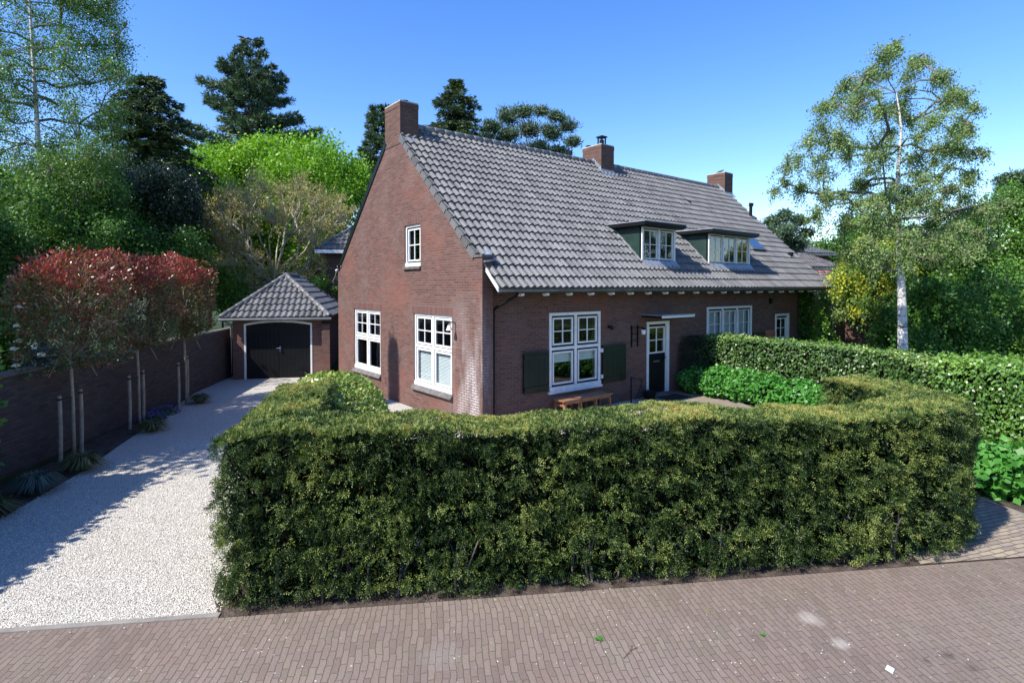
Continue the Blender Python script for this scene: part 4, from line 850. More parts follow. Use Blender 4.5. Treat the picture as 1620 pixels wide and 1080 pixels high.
def px_clumps(u0, D, lst, dep=None):
    """clumps listed as (photo column, photo row, radius px) -> offsets from the tree's base, at real size"""
    out = []; B = at(u0, D); s = D / 880.1
    xs = [c[0] for c in lst]; hw_ = (max(xs) - min(xs)) / 2 * s + .3; mid = (max(xs) + min(xs)) / 2
    for (u, v, r) in lst:
        e = abs(u - mid) * s / hw_; dd = rng.uniform(-1, 1) * hw_ * (dep or .8) * math.sqrt(max(.05, 1 - e * e)); D2 = D + dd
        off = at(u, D2) - B; out.append((off[0], off[1], hz(v, D2), r * s))
    return out
def fill(u_c, v_c, ru, rv, n, r, hole=.35):
    o = []
    while len(o) < n:                  # best of four candidates keeps the clumps evenly spread
        best = None
        for _ in range(4):
            while True:
                x, y = rng.uniform(-1, 1, 2); d = x * x + y * y
                if d < 1 and d > hole * rng.random(): break
            u, v = u_c + x * ru, v_c + y * rv; q = min([(u - a) ** 2 + (v - c) ** 2 for a, c, _r in o[-120:]] or [1e9])
            if best is None or q > best[0]: best = (q, u, v)
        o.append((best[1], best[2], r * rng.uniform(.75, 1.25)))
    return o
G3 = lambda a, c, e: [(0, a), (.5, c), (1, e)]
M['l_birch'] = leaf_mat('birch_leaf', G3((0.10, 0.16, 0.05), (0.22, 0.32, 0.10), (0.36, 0.47, 0.17)), .45, .35, .4, (.75, 1.0, .4))
M['l_birch2'] = leaf_mat('birch_leaf_young', G3((0.05, 0.12, 0.025), (0.11, 0.23, 0.045), (0.21, 0.36, 0.08)), .4, .4)
M['l_maple'] = leaf_mat('maple_leaf', G3((0.09, 0.22, 0.015), (0.19, 0.40, 0.025), (0.32, 0.55, 0.04)), .5, .4)
M['l_bud'] = leaf_mat('bud_leaf', G3((0.16, 0.15, 0.05), (0.34, 0.31, 0.09), (0.52, 0.46, 0.14)), .5, .4)
M['l_dark'] = leaf_mat('dark_leaf', G3((0.03, 0.09, 0.015), (0.085, 0.205, 0.032), (0.20, 0.37, 0.065)), .45, .32, .4)
M['l_holly'] = leaf_mat('holly_leaf', G3((0.012, 0.028, 0.012), (0.03, 0.055, 0.022), (0.06, 0.09, 0.035)), .36, .1, .6)
M['l_mid'] = leaf_mat('mid_leaf', G3((0.05, 0.13, 0.015), (0.13, 0.28, 0.035), (0.27, 0.46, 0.07)), .4, .33)
M['l_spruce'] = leaf_mat('spruce_needle', G3((0.02, 0.045, 0.017), (0.05, 0.095, 0.03), (0.13, 0.17, 0.045)), .55, .15)
M['l_pine'] = leaf_mat('pine_needle', G3((0.026, 0.055, 0.03), (0.07, 0.125, 0.062), (0.14, 0.20, 0.09)), .5, .15)
M['l_lab'] = leaf_mat('laburnum_leaf', [(0, (0.05, 0.12, 0.015)), (0.45, (0.10, 0.22, 0.03)), (0.62, (0.30, 0.36, 0.03)), (1, (0.62, 0.58, 0.03))], .5, .35)
M['l_pho'] = leaf_mat('photinia_leaf', [(0, (0.05, 0.11, 0.025)), (0.3, (0.12, 0.14, 0.045)), (0.5, (0.20, 0.06, 0.04)), (0.8, (0.38, 0.08, 0.065)), (1, (0.58, 0.24, 0.20))], .32, .32, .6, (1, .6, .4))

# right-hand birch
D = 16.5
rb = [(1395, 90, 28), (1440, 105, 32), (1480, 125, 28), (1512, 155, 30), (1330, 140, 32), (1298, 172, 28), (1355, 165, 38), (1415, 175, 38), (1470, 195, 38), (1535, 175, 22), (1552, 245, 16), (1505, 235, 30), (1280, 225, 30), (1325, 225, 36), (1385, 235, 38), (1440, 250, 34), (1243, 262, 26), (1225, 303, 18), (1265, 300, 28), (1305, 310, 28),
      (1355, 300, 34), (1400, 315, 34), (1450, 320, 32), (1500, 300, 22), (1290, 345, 26), (1335, 355, 34), (1385, 370, 34), (1440, 380, 30), (1475, 355, 32), (1512, 345, 34), (1552, 335, 28), (1585, 325, 28), (1560, 385, 26), (1528, 395, 26), (1380, 425, 26), (1340, 400, 28), (1480, 412, 26), (1410, 75, 18), (1260, 255, 18), (1240, 290, 16), (1530, 205, 18)]
rb += fill(1415, 250, 122, 165, 70, 22, .1) + fill(1480, 330, 90, 60, 16, 20, .1)
cl = px_clumps(1432, D, rb, .6)
B = at(1432, D); tk = [tuple((at(u, D) - B)[:2]) + (z,) for u, z in ((1432, 0), (1430, 1.3), (1427, 3), (1420, 5), (1416, 6.6), (1424, 8.0), (1412, 9.0))]
tree('birch_tree', 'tall white-barked birch with loose airy crown behind the ivy hedge on the right', 'tree', B, tk,     .155, cl, 95000, .054, .72, M['l_birch'], M['birch'], twigs=18, spread=.34, droop=.6, twr=.020, jit=.2, gk=.25, limbm=M['barkm'])
# left birch beyond the wall
D = 22
lb_ = fill(68, 190, 145, 300, 190, 28, .1) + fill(75, 360, 115, 110, 90, 28, .1) + [(190, 60, 22), (205, 48, 12), (175, 110, 24), (165, 170, 24), (180, 20, 16), (150, 250, 30), (195, 75, 10)]
lb_ = [c for c in lb_ if c[0] < 215 - abs(c[1] - 60) * .12 and c[1] > -90]
B = at(66, D); tk = [(0, 0, 0), tuple((at(70, D) - B)[:2]) + (5,), tuple((at(64, D) - B)[:2]) + (10,), tuple((at(54, D) - B)[:2]) + (15,), tuple((at(56, D) - B)[:2]) + (17,)]
tree('birch_tree', 'tall slender birch with small fresh leaves at the left edge beyond the garden wall', 'tree', B, tk, .16, px_clumps(66, D, lb_, .6), 150000, .072, .75, M['l_birch2'], M['birch'], twigs=12, spread=.75, droop=.1, twr=.020, jit=.1, limbm=M['barkm'])
def broad(name, label, u, D, lst, n, L, m, bark='barkd', wr=.7, **k):
    B = at(u, D); vs = [c[1] for c in lst]; zt = hz(min(vs) + (max(vs) - min(vs)) * .3, D) * k.pop('tt', 1.0); return tree(name, label, 'tree', B, [(0, 0, 0), (.1, .1, zt * .4), (-.1, 0, zt)], k.pop('tr', .2), px_clumps(u, D, lst), n, L, wr, m, M[bark], **k)
broad('maple_tree', 'bright lime green maple rising behind the budding tree and the garage', 440, 37, fill(430, 300, 150, 70, 70, 30, .5) + fill(430, 370, 130, 60, 30, 36, .2) + [(440, 232, 25), (400, 240, 28), (480, 245, 25), (330, 300, 28), (300, 330, 26), (540, 280, 28), (566, 300, 18), (285, 350, 20)], 80000, .19, M['l_maple'], twigs=10, tr=.3, droop=.1, tz=.05)
broad('budding_tree', 'beige yellowish budding tree with many bare branches right behind the garage roof', 440, 29, fill(435, 385, 122, 88, 120, 24, .3) + [(330, 330, 16), (540, 320, 16), (480, 285, 16), (400, 290, 18), (560, 335, 10)], 24000, .10, M['l_bud'], bark='barkl', twigs=16, spread=.3, tr=.2, twr=.026, droop=-.8, jit=.05, gk=.8, tt=.45)
broad('dark_leaved_tree', 'dense dark green leafy tree beyond the garden wall behind the leftmost staked tree', 60, 21, fill(40, 400, 130, 90, 60, 36, .4), 50000, .11, M['l_dark'], twigs=10)
broad('green_tree', 'mid green leafy tree behind the staked trees, left of the glossy holly', 130, 24, fill(125, 345, 75, 75, 44, 28, .4) + fill(200, 400, 120, 45, 34, 26), 56000, .12, M['l_mid'], twigs=10, tmin=.0, tamp=.45)
broad('holly_tree', 'dark glossy holly standing in front of the big spruce', 235, 26, fill(235, 330, 70, 60, 44, 24, .5), 40000, .11, M['l_holly'], twigs=9, tmin=.2)
broad('shade_tree', 'dark green tree between the holly and the budding tree', 290, 31, fill(290, 405, 60, 70, 34, 24, .4), 32000, .12, M['l_dark'], twigs=8, tamp=.4)
broad('left_edge_tree', 'dark shrubby tree at the far left edge just over the wall', 5, 14.5, fill(-10, 480, 45, 130, 30, 30, .3), 20000, .09, M['l_dark'], twigs=8, tamp=.35)
def conifer(name, label, u, D, vtop, vbot, hwp, n, L, m, kind='spruce', lean=0, prof=None, group=None, layers=22, tr=.28, open_=0.0, seedt=3):
    B = at(u, D); root = thing(name, tuple(B), label, 'tree', group); zt, zb = hz(vtop, D), hz(vbot, D); s = D / 880.1; Rm = hwp * s; b = MB()
    top = B + RT * lean * s + np.array((0, 0, zt)); b.tube([B, B * .5 + top * .5 + np.array((.1, 0, 0)), top], [tr, tr * .6, .02], 8); Ps = []; Ns = []; Rr = []
    for li in range(layers):
        f = (li + rng.random() * .6) / layers; z = zb + (zt - zb) * f ** .95
        R0 = Rm * (prof(f) if prof else (1 - f) ** .8 + .04); nb = 7 if kind == 'spruce' else 5
        ax = B + (top - B) * ((z) / zt); ax[2] = z; a0 = rng.random() * 6.28
        for j in range(nb):
            if rng.random() < open_: continue
            a = a0 + j * 6.283 / nb + rng.normal(0, .25); rr = R0 * rng.uniform(.65, 1.12); dr = np.array((math.cos(a), math.sin(a), 0)); dz = (-.25 if kind == 'spruce' else .12) * rr
            tip = ax + dr * rr + np.array((0, 0, dz + (0.1 * rr if kind == 'pine' else 0))); midp = ax + dr * rr * .5 + np.array((0, 0, dz * .3)); b.tube([ax, midp, tip], [.012 + .03 * R0 / 2, .03, .01], 4, 0, False)
            side = np.array((-dr[1], dr[0], 0)); k = max(3, int(rr / .32))
            for q_ in range(k):
                t = (q_ + .6) / k
                if kind == 'pine' and t < .35: continue
                c = (1 - t) ** 2 * ax + 2 * t * (1 - t) * midp + t * t * tip; wd_ = (.22 + .34 * rr * .35 * math.sin(math.pi * min(1, t * .8 + .15))) * (1.25 if kind == 'pine' else 1)
                for w_ in range(3 if kind == 'spruce' else 4):
                    Ps.append(c + side * rng.normal(0, wd_ * .6) + np.array((0, 0, rng.normal(0, .07) + (.1 if kind == 'pine' else -.05)))); Ns.append(unit(dr * .8 + side * rng.normal(0, .7) + np.array((0, 0, .25 if kind == 'pine' else -.15)))); Rr.append(wd_)
    b.build('trunk', M['barkd'], root, smooth=True)
    Ps, Ns, Rr = np.array(Ps), np.array(Ns), np.array(Rr); k = rng.integers(0, len(Ps), n)
    P = Ps[k] + rdir(n) * (rng.random(n) ** .5 * Rr[k] * .55)[:, None] * np.array((1, 1, .5)); T = unit(Ns[k] + rdir(n) * (.6 if kind == 'spruce' else .9)); q, r = leaves(P, T, rdir(n) + np.array((0, 0, .8)), L * rng.uniform(.7, 1.3, n), L * (.22 if kind == 'spruce' else .2), np.clip(.1 + .6 * vnoise(P, .9, seedt) + rng.normal(0, .14, n), 0, 1))
    leaf_obj('crown', [(q, r, 0)], [m], parent=root); return root
conifer('spruce_tree', 'big dark spruce with pointed top on the left between birch and pine', 240, 31, 118, 430, 110, 95000, .26, M['l_spruce'], 'spruce', prof=lambda f: min(1, 1.4 * (1 - f) ** .5) * (.9 + .2 * math.sin(f * 17)), layers=26)
conifer('pine_tree', 'tallest dark pine with open layered branches rising above the lime green maple', 400, 42, 70, 330, 96, 75000, .34, M['l_pine'], 'pine', prof=lambda f: (.55 + .5 * math.sin(f * 2.6 + .5)) * (1 - f) ** .42 * (1 + .18 * math.sin(f * 21)) + .04, layers=24, open_=.12)
conifer('pine_tree', 'dark pine partly hidden behind the left slope of the gable near the first chimney', 606, 40, 172, 330, 62, 30000, .32, M['l_pine'], 'pine', prof=lambda f: 1 - .75 * f, layers=14)
conifer('fir_tree', 'spiky fir tree above the roof ridge just right of the first chimney', 722, 42, 128, 260, 84, 34000, .30, M['l_spruce'], 'spruce', prof=lambda f: (1 - f) ** .75 * (1 + .2 * math.sin(f * 19)) + .03, layers=16, open_=.2)
broad('broad_pine', 'broad rounded pine above the middle of the roof ridge', 835, 40, [(780, 205, 18), (800, 190, 20), (825, 185, 18), (855, 180, 16), (880, 190, 16), (895, 205, 16), (905, 228, 14), (870, 215, 20), (840, 210, 22), (805, 220, 22), (770, 230, 20), (850, 240, 25), (815, 250, 25), (885, 245, 18), (790, 245, 22)], 26000, .26, M['l_pine'], wr=.22, twigs=9, flat=.6, droop=-.2, facing=0)
broad('background_pine', 'small rounded pine beyond the right end of the tiled roof', 1245, 40, [(1222, 350, 14), (1240, 340, 14), (1262, 350, 14), (1275, 368, 12), (1215, 365, 12), (1245, 365, 18), (1260, 385, 16), (1235, 385, 16)], 11000, .24, M['l_pine'], wr=.3, twigs=8, flat=.7, facing=0)
# trees on the right
broad('right_dark_pine', 'dark pine at the top right edge behind the green trees', 1615, 34, [(1600, 285, 18), (1620, 280, 22), (1600, 310, 20), (1640, 300, 26), (1610, 335, 24), (1580, 300, 8)], 12000, .26, M['l_pine'], wr=.25, twigs=8, flat=.6, facing=0)
broad('elm_tree', 'mid green leafy tree on the right edge behind the birch', 1580, 24, fill(1585, 370, 62, 62, 34, 24, .4), 24000, .11, M['l_mid'], twigs=8, tmin=.05)
broad('lime_tree', 'spreading green tree behind the birch trunk on the right', 1500, 27, fill(1495, 430, 90, 48, 36, 26, .4), 30000, .13, M['l_mid'], twigs=8, tmin=.0)
broad('hazel_bush', 'dense dark green bush filling the right edge below the spreading tree', 1580, 20, fill(1590, 500, 90, 62, 44, 28, .4), 36000, .11, M['l_dark'], twigs=8, tmin=.15)
broad('elder_bush', 'dense green bush to the right of the birch trunk', 1490, 18.5, fill(1490, 520, 62, 70, 36, 26, .4), 30000, .10, M['l_dark'], twigs=8, tmin=.1)
broad('laburnum_tree', 'laburnum hung with yellow flowers left of the birch trunk', 1385, 21, fill(1388, 430, 52, 50, 34, 20, .4), 20000, .10, M['l_lab'], twigs=9, droop=1.1, tmin=.1, tamp=.85)
broad('leafy_tree', 'green tree over the neighbouring roof between house and birch', 1385, 26, fill(1388, 385, 42, 40, 20, 22, .4), 16000, .13, M['l_mid'], twigs=8, tmin=.1)
broad('corner_bush', 'leafy bush at the far right corner of the brick house', 1300, 22, [(1300, 515, 14), (1310, 535, 15), (1295, 545, 14), (1315, 555, 14), (1290, 530, 10), (1305, 570, 16), (1295, 495, 10), (1318, 580, 16)], 8000, .09, M['l_mid'], twigs=8, tr=.05)
broad('grey_shrub', 'pale greyish shrub between the house corner and the laburnum', 1320, 23, fill(1318, 475, 36, 26, 16, 15, .3), 7000, .09, M['l_birch'], twigs=8, tr=.05, bark='barkl')
broad('shade_bush', 'dark bush below the laburnum beside the birch trunk', 1400, 19.5, fill(1408, 530, 20, 40, 12, 17, .3), 9000, .09, M['l_dark'], twigs=8, tr=.05, tamp=.4)
broad('laurel_shrub', 'green shrub behind the garage, just right of the red-leaved trees', 350, 27, fill(352, 455, 34, 28, 14, 18, .3), 9000, .10, M['l_mid'], twigs=8, tr=.06)
broad('laurel_shrub', 'green shrub between the garage roof and the gable', 515, 27, fill(512, 458, 40, 14, 12, 14, .3), 7000, .10, M['l_mid'], twigs=8, tr=.05)
broad('far_tree', 'far dark thicket behind the garage below the maple', 430, 46, fill(430, 425, 150, 40, 40, 30, .2), 26000, .25, M['l_dark'], twigs=6, tamp=.3)
broad('far_tree', 'far green tree filling the horizon between house and birch', 1310, 55, fill(1310, 425, 60, 30, 20, 22, .2), 16000, .25, M['l_mid'], twigs=6, tmin=0, tamp=.4)
broad('far_tree', 'far green tree line behind the house on the right', 1420, 48, fill(1430, 395, 130, 26, 30, 20, .3), 20000, .2, M['l_mid'], twigs=6, tmin=0, tamp=.4)
broad('far_tree', 'far dark tree at the left horizon behind the maple', 330, 44, fill(330, 300, 60, 50, 24, 22, .3), 20000, .22, M['l_spruce'], wr=.3, twigs=6, facing=0)
tree('oak_tree', 'broad tree over the garden wall left of the frame that shades the drive', 'tree', (-12.3, 5.5, 0), [(0, 0, 0), (0, .1, 2), (0, 0, 5)], .22, [(*(rdir(1)[0] * np.array((2.6, 4.2, 2.4)) * rng.uniform(.3, 1) + np.array((0, 0, 6.2))), 1.1) for _ in range(60)], 40000, .16, .7, M['l_mid'], M['barkd'], spread=.9)
conifer('cypress_tree', 'slim tall cypress just left of the frame, whose shadow falls between the gable windows', -140, 10.4, -300, 500, 62, 26000, .14, M['l_spruce'], 'spruce', prof=lambda f: (1 - f) ** .6, layers=34, tr=.09)
xp = [(-8.65, 1.6), (-9.7, -.4), (-11.1, -2.9), (-12.6, -5.6)]; P, N = hedge_surface(xp, .9, 2.45, 14000, .3); P = P + N * rng.normal(0, .07, (len(P), 1))
q, r = big_leaf_cloud(P, N, .13, .7, np.clip(rng.normal(.4, .2, len(P)), 0, 1)); o = leaf_obj('boundary_hedge', [(q, r, 0)], [M['l_dark'], M['twig']], extra=hedge_core(xp, .9, 2.4, inset=.08)); tag(o, 'leafy hedge over the garden wall at the street end, just left of the frame', 'hedge')
tree('oak_tree', 'second broad tree left of the frame, deeper in, that shades the far drive', 'tree', (-11.9, 11.4, 0), [(0, 0, 0), (0, .1, 2), (0, 0, 5)], .22, [(*(rdir(1)[0] * np.array((2.6, 3.2, 2.6)) * rng.uniform(.3, 1) + np.array((0, 0, 6.6))), 1.1) for _ in range(46)], 26000, .16, .7, M['l_mid'], M['barkd'], spread=.9)
# climbing ivy at the end of the facade
P = np.stack([15.35 + rng.random(5000) * 1.6, YF - .03 - rng.random(5000) * .16, rng.random(5000) * 3.1], 1); k = (P[:, 0] - 15.3) / 1.6 * 3.3 > 1.2 * vnoise(P, 1.6, 77) + .35 * np.abs(P[:, 2] - 1.8); P = P[k]
q, r = big_leaf_cloud(P, np.repeat([[0, -1.0, 0]], len(P), 0), .10, .75, rng.random(len(P)) * .5)
o = leaf_obj('climbing_ivy', [(q, r, 0)], [M['l_dark']]); tag(o, 'dark ivy climbing the right end of the house front under the eaves', 'climbing plant')

# photinia standards with stakes
def white_flower(root, p):
    b = MB(); rr = .055
    for i in range(60):
        d = rdir(1)[0]; d[2] = abs(d[2]) * .8; c = np.array(p) + d * rr * rng.uniform(.5, 1.1); b.box(c, frame((1, 0, 0), (0, 1, 0)), -.011, .011, -.011, .011, -.008, .008)
    b.build('flower_head', M['cream'], root)
ph = [((-7.27, 3.35), 'leftmost staked red-leaved tree, with white flower heads, nearest the street'), ((-6.05, 5.45), 'middle one of the three staked red-leaved trees by the wall'), ((-4.8, 7.5), 'farthest staked red-leaved tree, nearest the garage')]
for ti, ((x, y), lb) in enumerate(ph):
    base = np.array((x, y, 0)); root = thing('photinia_tree', tuple(base), lb, 'tree', 'red-leaved standard trees along the garden wall'); H0, H1 = (1.75, 1.92, 1.95)[ti], (3.95, 4.0, 4.1)[ti]; hw_ = (.88, .76, .72)[ti]
    b = MB(); b.tube([base, base + (0, .01, 1.0), base + (-.03, .02, 2.2), base + (-.03, 0, 3.2)], [.035, .03, .026, .015], 8)
    for i in range(34):
        z = rng.uniform(1.8, 3.0); a = rng.random() * 6.28; e = base + np.array((math.cos(a) * hw_ * .85, math.sin(a) * hw_ * .85, min(H1 - .1, z + rng.uniform(.2, 1.0)))); s_ = base + np.array((-.02, .0, z)); b.tube([s_, (s_ + e) / 2 + rng.normal(0, .06, 3), e], [.014, .009, .004], 4, 0, False)
    b.build('trunk', M['stake'], root, smooth=True)
    b = MB()                                              # bamboo training canes
    for dz_ in (2.0, 2.55): b.tube([base + (-.5, -.05, dz_), base + (.5, .05, dz_ + .06)], .008, 5)
    b.tube([base + (-.35, -.03, 1.6), base + (.25, .03, 3.0)], .008, 5); b.tube([base + (.38, .03, 1.55), base + (-.25, -.03, 3.0)], .008, 5); b.build('cane', M['stake'], root)
    n = 15000; d = rdir(n); d = d / (np.sum(np.abs(d) ** 4, axis=1, keepdims=True) ** .25); P = d * (1 - .55 * rng.random((n, 1)) ** 1.5) * np.array((hw_, hw_, (H1 - H0) / 2)); P *= (1 + .34 * (vnoise(P + base, 1.7, 61 + ti) - .5) + .22 * (vnoise(P + base, 4.5, 81 + ti) - .5))[:, None]; Nn = unit(d)
    P = P + base + np.array((0, 0, (H1 + H0) / 2)); k = vnoise(P, 3.0, 64) > .34; P, Nn, d = P[k], Nn[k], d[k]
    red = np.clip(.13 + .25 * (d[:, 2] * .5 + .5) + .3 * np.clip(P[:, 2] - 3.1, 0, 1) + .6 * (vnoise(P, 3.5, 66) - .4) + rng.normal(0, .15, len(P)), 0, 1)
    T = unit(Nn * .6 + rdir(len(P)) * .7 + np.array((0, 0, .35))); Ls = .088 * rng.uniform(.6, 1.2, len(P)); q, r = leaves(P, T, rdir(len(P)) + Nn * .5 + np.array((0, 0, .5)), Ls, Ls * .36, red, -.05)
    leaf_obj('crown', [(q, r, 0)], [M['l_pho']], parent=root)
    for i in range((7, 2, 1)[ti]):
        a = -2.2 + rng.normal(0, .7) - (1.0 if i % 2 else 0); white_flower(root, base + np.array((math.cos(a) * hw_ * 1.02, math.sin(a) * hw_ * 1.02, rng.uniform(H0 + .1, H1 - .3))))
stk = []
for i, (x, y) in enumerate([p[0] for p in ph]):
    nm = ['leftmost', 'middle', 'farthest'][i]
    for s_, (dx, dy), h, t in ((0, (-.20, -.15 if i == 0 else -.2), 1.25, 'left'), (1, (.12, .35) if i == 0 else (.12, .45), 1.27, 'right')):
        if i == 2: dx, dy = ((-.23, -.4), (.18, 1.0))[s_]
        r0 = thing('tree_stake', (x + dx, y + dy, 0), 'round wooden stake on the %s of the %s red-leaved tree' % (t, nm), 'stake', 'wooden stakes of the young trees')
        B = np.array((x + dx, y + dy, 0)); b = MB(); b.tube([B, B + (.01, 0, h * .5), B + (0, .01, h - .03), B + (0, .01, h)], [.036, .036, .035, .030], 10); b.build('post', M['stake'], r0)
        b = MB(); b.tube([B + (0, .01, h - .09), B + (0, .01, h - .05)], .041, 10); c_ = np.array((x, y, h - .07)); b.tube([B + (0, 0, h - .07), c_], .012, 5); b.build('tie', M['rubber'], r0)
# bed plants
M['grassy'] = leaf_mat('tussock', G3((0.06, 0.07, 0.025), (0.12, 0.13, 0.04), (0.25, 0.22, 0.09)), .5, .3)
M['lav'] = leaf_mat('lavender_leaf', G3((0.05, 0.07, 0.05), (0.09, 0.12, 0.09), (0.15, 0.18, 0.14)), .6, .2)
def tussock(x, y, rad, h, n, m, label, cat='plant', name='grass_tussock', wid=.010, group='plants in the bed along the wall'):
    a = rng.random(n) * 6.28; d = np.stack([np.cos(a), np.sin(a), np.zeros(n)], 1); base = np.array((x, y, .01)) + d * (rng.random((n, 1)) * .10); lean = rng.uniform(.15, 1.0, (n, 1)); hh = h * rng.uniform(.6, 1.1, (n, 1)); r_ = rng.random(n)
    tip1 = base + d * lean * rad * .45 + np.array((0, 0, 1)) * hh * .75; tip2 = base + d * lean * rad + np.array((0, 0, 1)) * hh * (1 - .75 * lean); s = np.stack([-d[:, 1], d[:, 0], np.zeros(n)], 1) * wid
    q1 = np.stack([base - s, base + s, tip1 + s * .8, tip1 - s * .8], 1); q2 = np.stack([tip1 - s * .8, tip1 + s * .8, tip2 + s * .1, tip2 - s * .1], 1)
    o = leaf_obj(name, [(q1, r_, 0), (q2, r_, 0)], [m]); tag(o, label, cat, group); return o
tussock(-8.25, .55, .42, .32, 500, M['grassy'], 'straw green grass tussock at the street end of the bed by the wall')
tussock(-7.15, 2.3, .45, .36, 600, M['grassy'], 'straw green grass tussock at the foot of the leftmost stakes')
tussock(-5.85, 4.75, .42, .30, 550, M['grassy'], 'green grass tussock at the foot of the middle staked tree')
tussock(-4.45, 7.55, .40, .30, 500, M['grassy'], 'green grass tussock at the foot of the farthest staked tree')
tussock(-7.75, 1.4, .42, .38, 700, M['lav'], 'grey green lavender bush between the two straw coloured tussocks', name='lavender_bush')
b = None
M['purple'] = leaf_mat('purple_flower', G3((0.10, 0.04, 0.35), (0.18, 0.08, 0.5), (0.3, 0.15, 0.65)), .6, .3)
for i, (x, y, lb) in enumerate(((-5.75, 6.0, 'purple flowering plant just behind the middle staked tree'), (-5.4, 6.6, 'second purple flowering plant, between the middle and farthest staked trees'))):
    root = thing('campanula_plant', (x, y, 0), lb, 'plant', 'purple flowers in the bed'); n = 900; P = rdir(n) * np.array((.34, .34, .16)) * rng.random((n, 1)) ** .4; P[:, 2] = np.abs(P[:, 2]) + .02; P += np.array((x, y, 0))
    q, r = big_leaf_cloud(P, np.repeat([[0, 0, 1.0]], n, 0), .05, .6, rng.random(n) * .6); leaf_obj('foliage', [(q, r, 0)], [M['l_dark']], parent=root)
    n = 260; P = rdir(n) * np.array((.36, .36, .17)); P[:, 2] = np.abs(P[:, 2]) + .05; P += np.array((x, y, 0)); q, r = big_leaf_cloud(P, np.repeat([[-.3, -.3, 1.0]], n, 0), .03, .9, rng.random(n)); tag(leaf_obj('flowers', [(q, r, 0)], [M['purple']], parent=root), kind='stuff')

# ================================================================ NEIGHBOURS
def gable_house(name, label, base, ang, lx, ly, ze, zr, wallm, roofm, hip=False, win=(), eave='white', ridge_m=None, step=.34):
    root = thing(name, tuple(base), label, 'house'); base = np.array(base, float); U = np.array((math.cos(ang), math.sin(ang), 0)); V = np.array((-U[1], U[0], 0)); Z = np.array((0, 0, 1.0)); fr = (U, V, Z)
    b = MB(); b.box(base, fr, 0, lx, 0, ly, 0, ze)
    if not hip:
        for u in (0.0, lx - .2): b.prism([base + U * u + V * 0 + Z * ze, base + U * u + V * ly + Z * ze, base + U * u + V * ly / 2 + Z * (zr - .05)], U * .2)
    b.build('wall', wallm, root)
    h = zr - ze; ov_ = .35; hl = ly / 2 + ov_; zz = ze - .02; sl_ = math.hypot(hl, h); nc = max(3, int(sl_ / step)); cs_ = [sl_ * i / nc for i in range(nc + 1)]; r_ = MB(); E0 = base - U * ov_ - V * ov_ + Z * zz; LX = lx + 2 * ov_; hx = hl if hip else 0
    e = unit(V * hl + Z * h); nn = unit(-V * h + Z * hl); tiles(r_, E0, U, e, nn, cs_, lambda v: v / sl_ * hx, lambda v: LX - v / sl_ * hx, k=4)
    e = unit(-V * hl + Z * h); nn = unit(V * h + Z * hl); tiles(r_, E0 + V * 2 * hl, U, e, nn, cs_, lambda v: v / sl_ * hx, lambda v: LX - v / sl_ * hx, k=3)
    if hip:
        tiles(r_, E0, V, unit(U * hl + Z * h), unit(-U * h + Z * hl), cs_, lambda v: v / sl_ * hl, lambda v: 2 * hl - v / sl_ * hl, k=4); tiles(r_, E0 + U * LX, V, unit(-U * hl + Z * h), unit(U * h + Z * hl), cs_, lambda v: v / sl_ * hl, lambda v: 2 * hl - v / sl_ * hl, k=3)
    else:
        for u in (0.02, LX - .06): r_.prism([E0 + U * u - Z * .08, E0 + U * u + V * hl + Z * (h - .02), E0 + U * u + V * 2 * hl - Z * .08], U * .04, 1)
    r_.box(E0, fr, .05, LX - .05, .05, 2 * hl - .05, -.12, -.05, 1)
    ro_ = r_.build('roof', [roofm, M['black']], root)
    b = MB(); ridge(b, E0 + U * hx + V * hl + Z * (h + .03), E0 + U * (LX - hx) + V * hl + Z * (h + .03), .11, .4)
    if hip:
        for a_, c_ in ((E0, E0 + U * hx + V * hl + Z * h), (E0 + U * LX, E0 + U * (LX - hx) + V * hl + Z * h), (E0 + V * 2 * hl, E0 + U * hx + V * hl + Z * h), (E0 + U * LX + V * 2 * hl, E0 + U * (LX - hx) + V * hl + Z * h)): ridge(b, a_ + Z * .05, c_ + Z * .05, .09, .4)
    b.build('ridge_tile', ridge_m or roofm, ro_, smooth=True)
    b = MB(); b.box(E0, fr, -.06, LX + .06, -.1, .02, -.2, -.04); b.box(E0, fr, -.1, .0, -.1, 2 * hl + .1, -.2, -.04); b.build('gutter', M[eave], root)
    for (u0, u1, z0, z1) in win:
        b = MB(); o = base; f2 = (U, -V, Z); outer(b, o, f2, u0, u1, z0, z1, -.05, .03, .07); mid = (u0 + u1) / 2; b.box(o, f2, mid - .03, mid + .03, -.05, .02, z0 + .07, z1 - .07); w_ = b.build('window', M['white'], root)
        b = MB(); b.box(o, f2, u0 + .07, u1 - .07, .003, .01, z0 + .07, z1 - .07); b.build('pane', M['black'], w_)
    return root
nbL = at(517, 26.5); gable_house('neighbour_house', 'neighbouring brick house with grey hipped roof and white gutter peeping out left of the gable', nbL, R(-30), 9, 7, hz(394, 26.5), hz(394, 26.5) + 3.0, M['brick_dark'], M['tile'], True, win=[(1.5, 2.6, 3.2, 4.6)])
D = 34; B = at(1240, D); gable_house('neighbour_house', 'farther neighbouring house with old grey tiled roof beyond the right end of the house', B + FW * 0, R(-28), 3.5, 5.5, hz(422, D), hz(398, D) + .0, M['brick_dark'], M['tile_old'], eave='zinc')
D = 29; B = at(1268, D); gable_house('outbuilding', 'low outbuilding with weathered roof and red ridge tiles beyond the right end of the house', B, R(-30), 3.0, 4.2, hz(468, D), hz(430, D), M['brick_dark'], M['tile_old'], ridge_m=M['tile_red'], eave='zinc')
D = 42; B = at(1262, D); gable_house('neighbour_house', 'farthest neighbouring roof, light grey, showing above the old tiled roof on the right', B, R(-28), 2.6, 6, hz(400, D), hz(384, D), M['brick_dark'], M['tile'], eave='zinc')
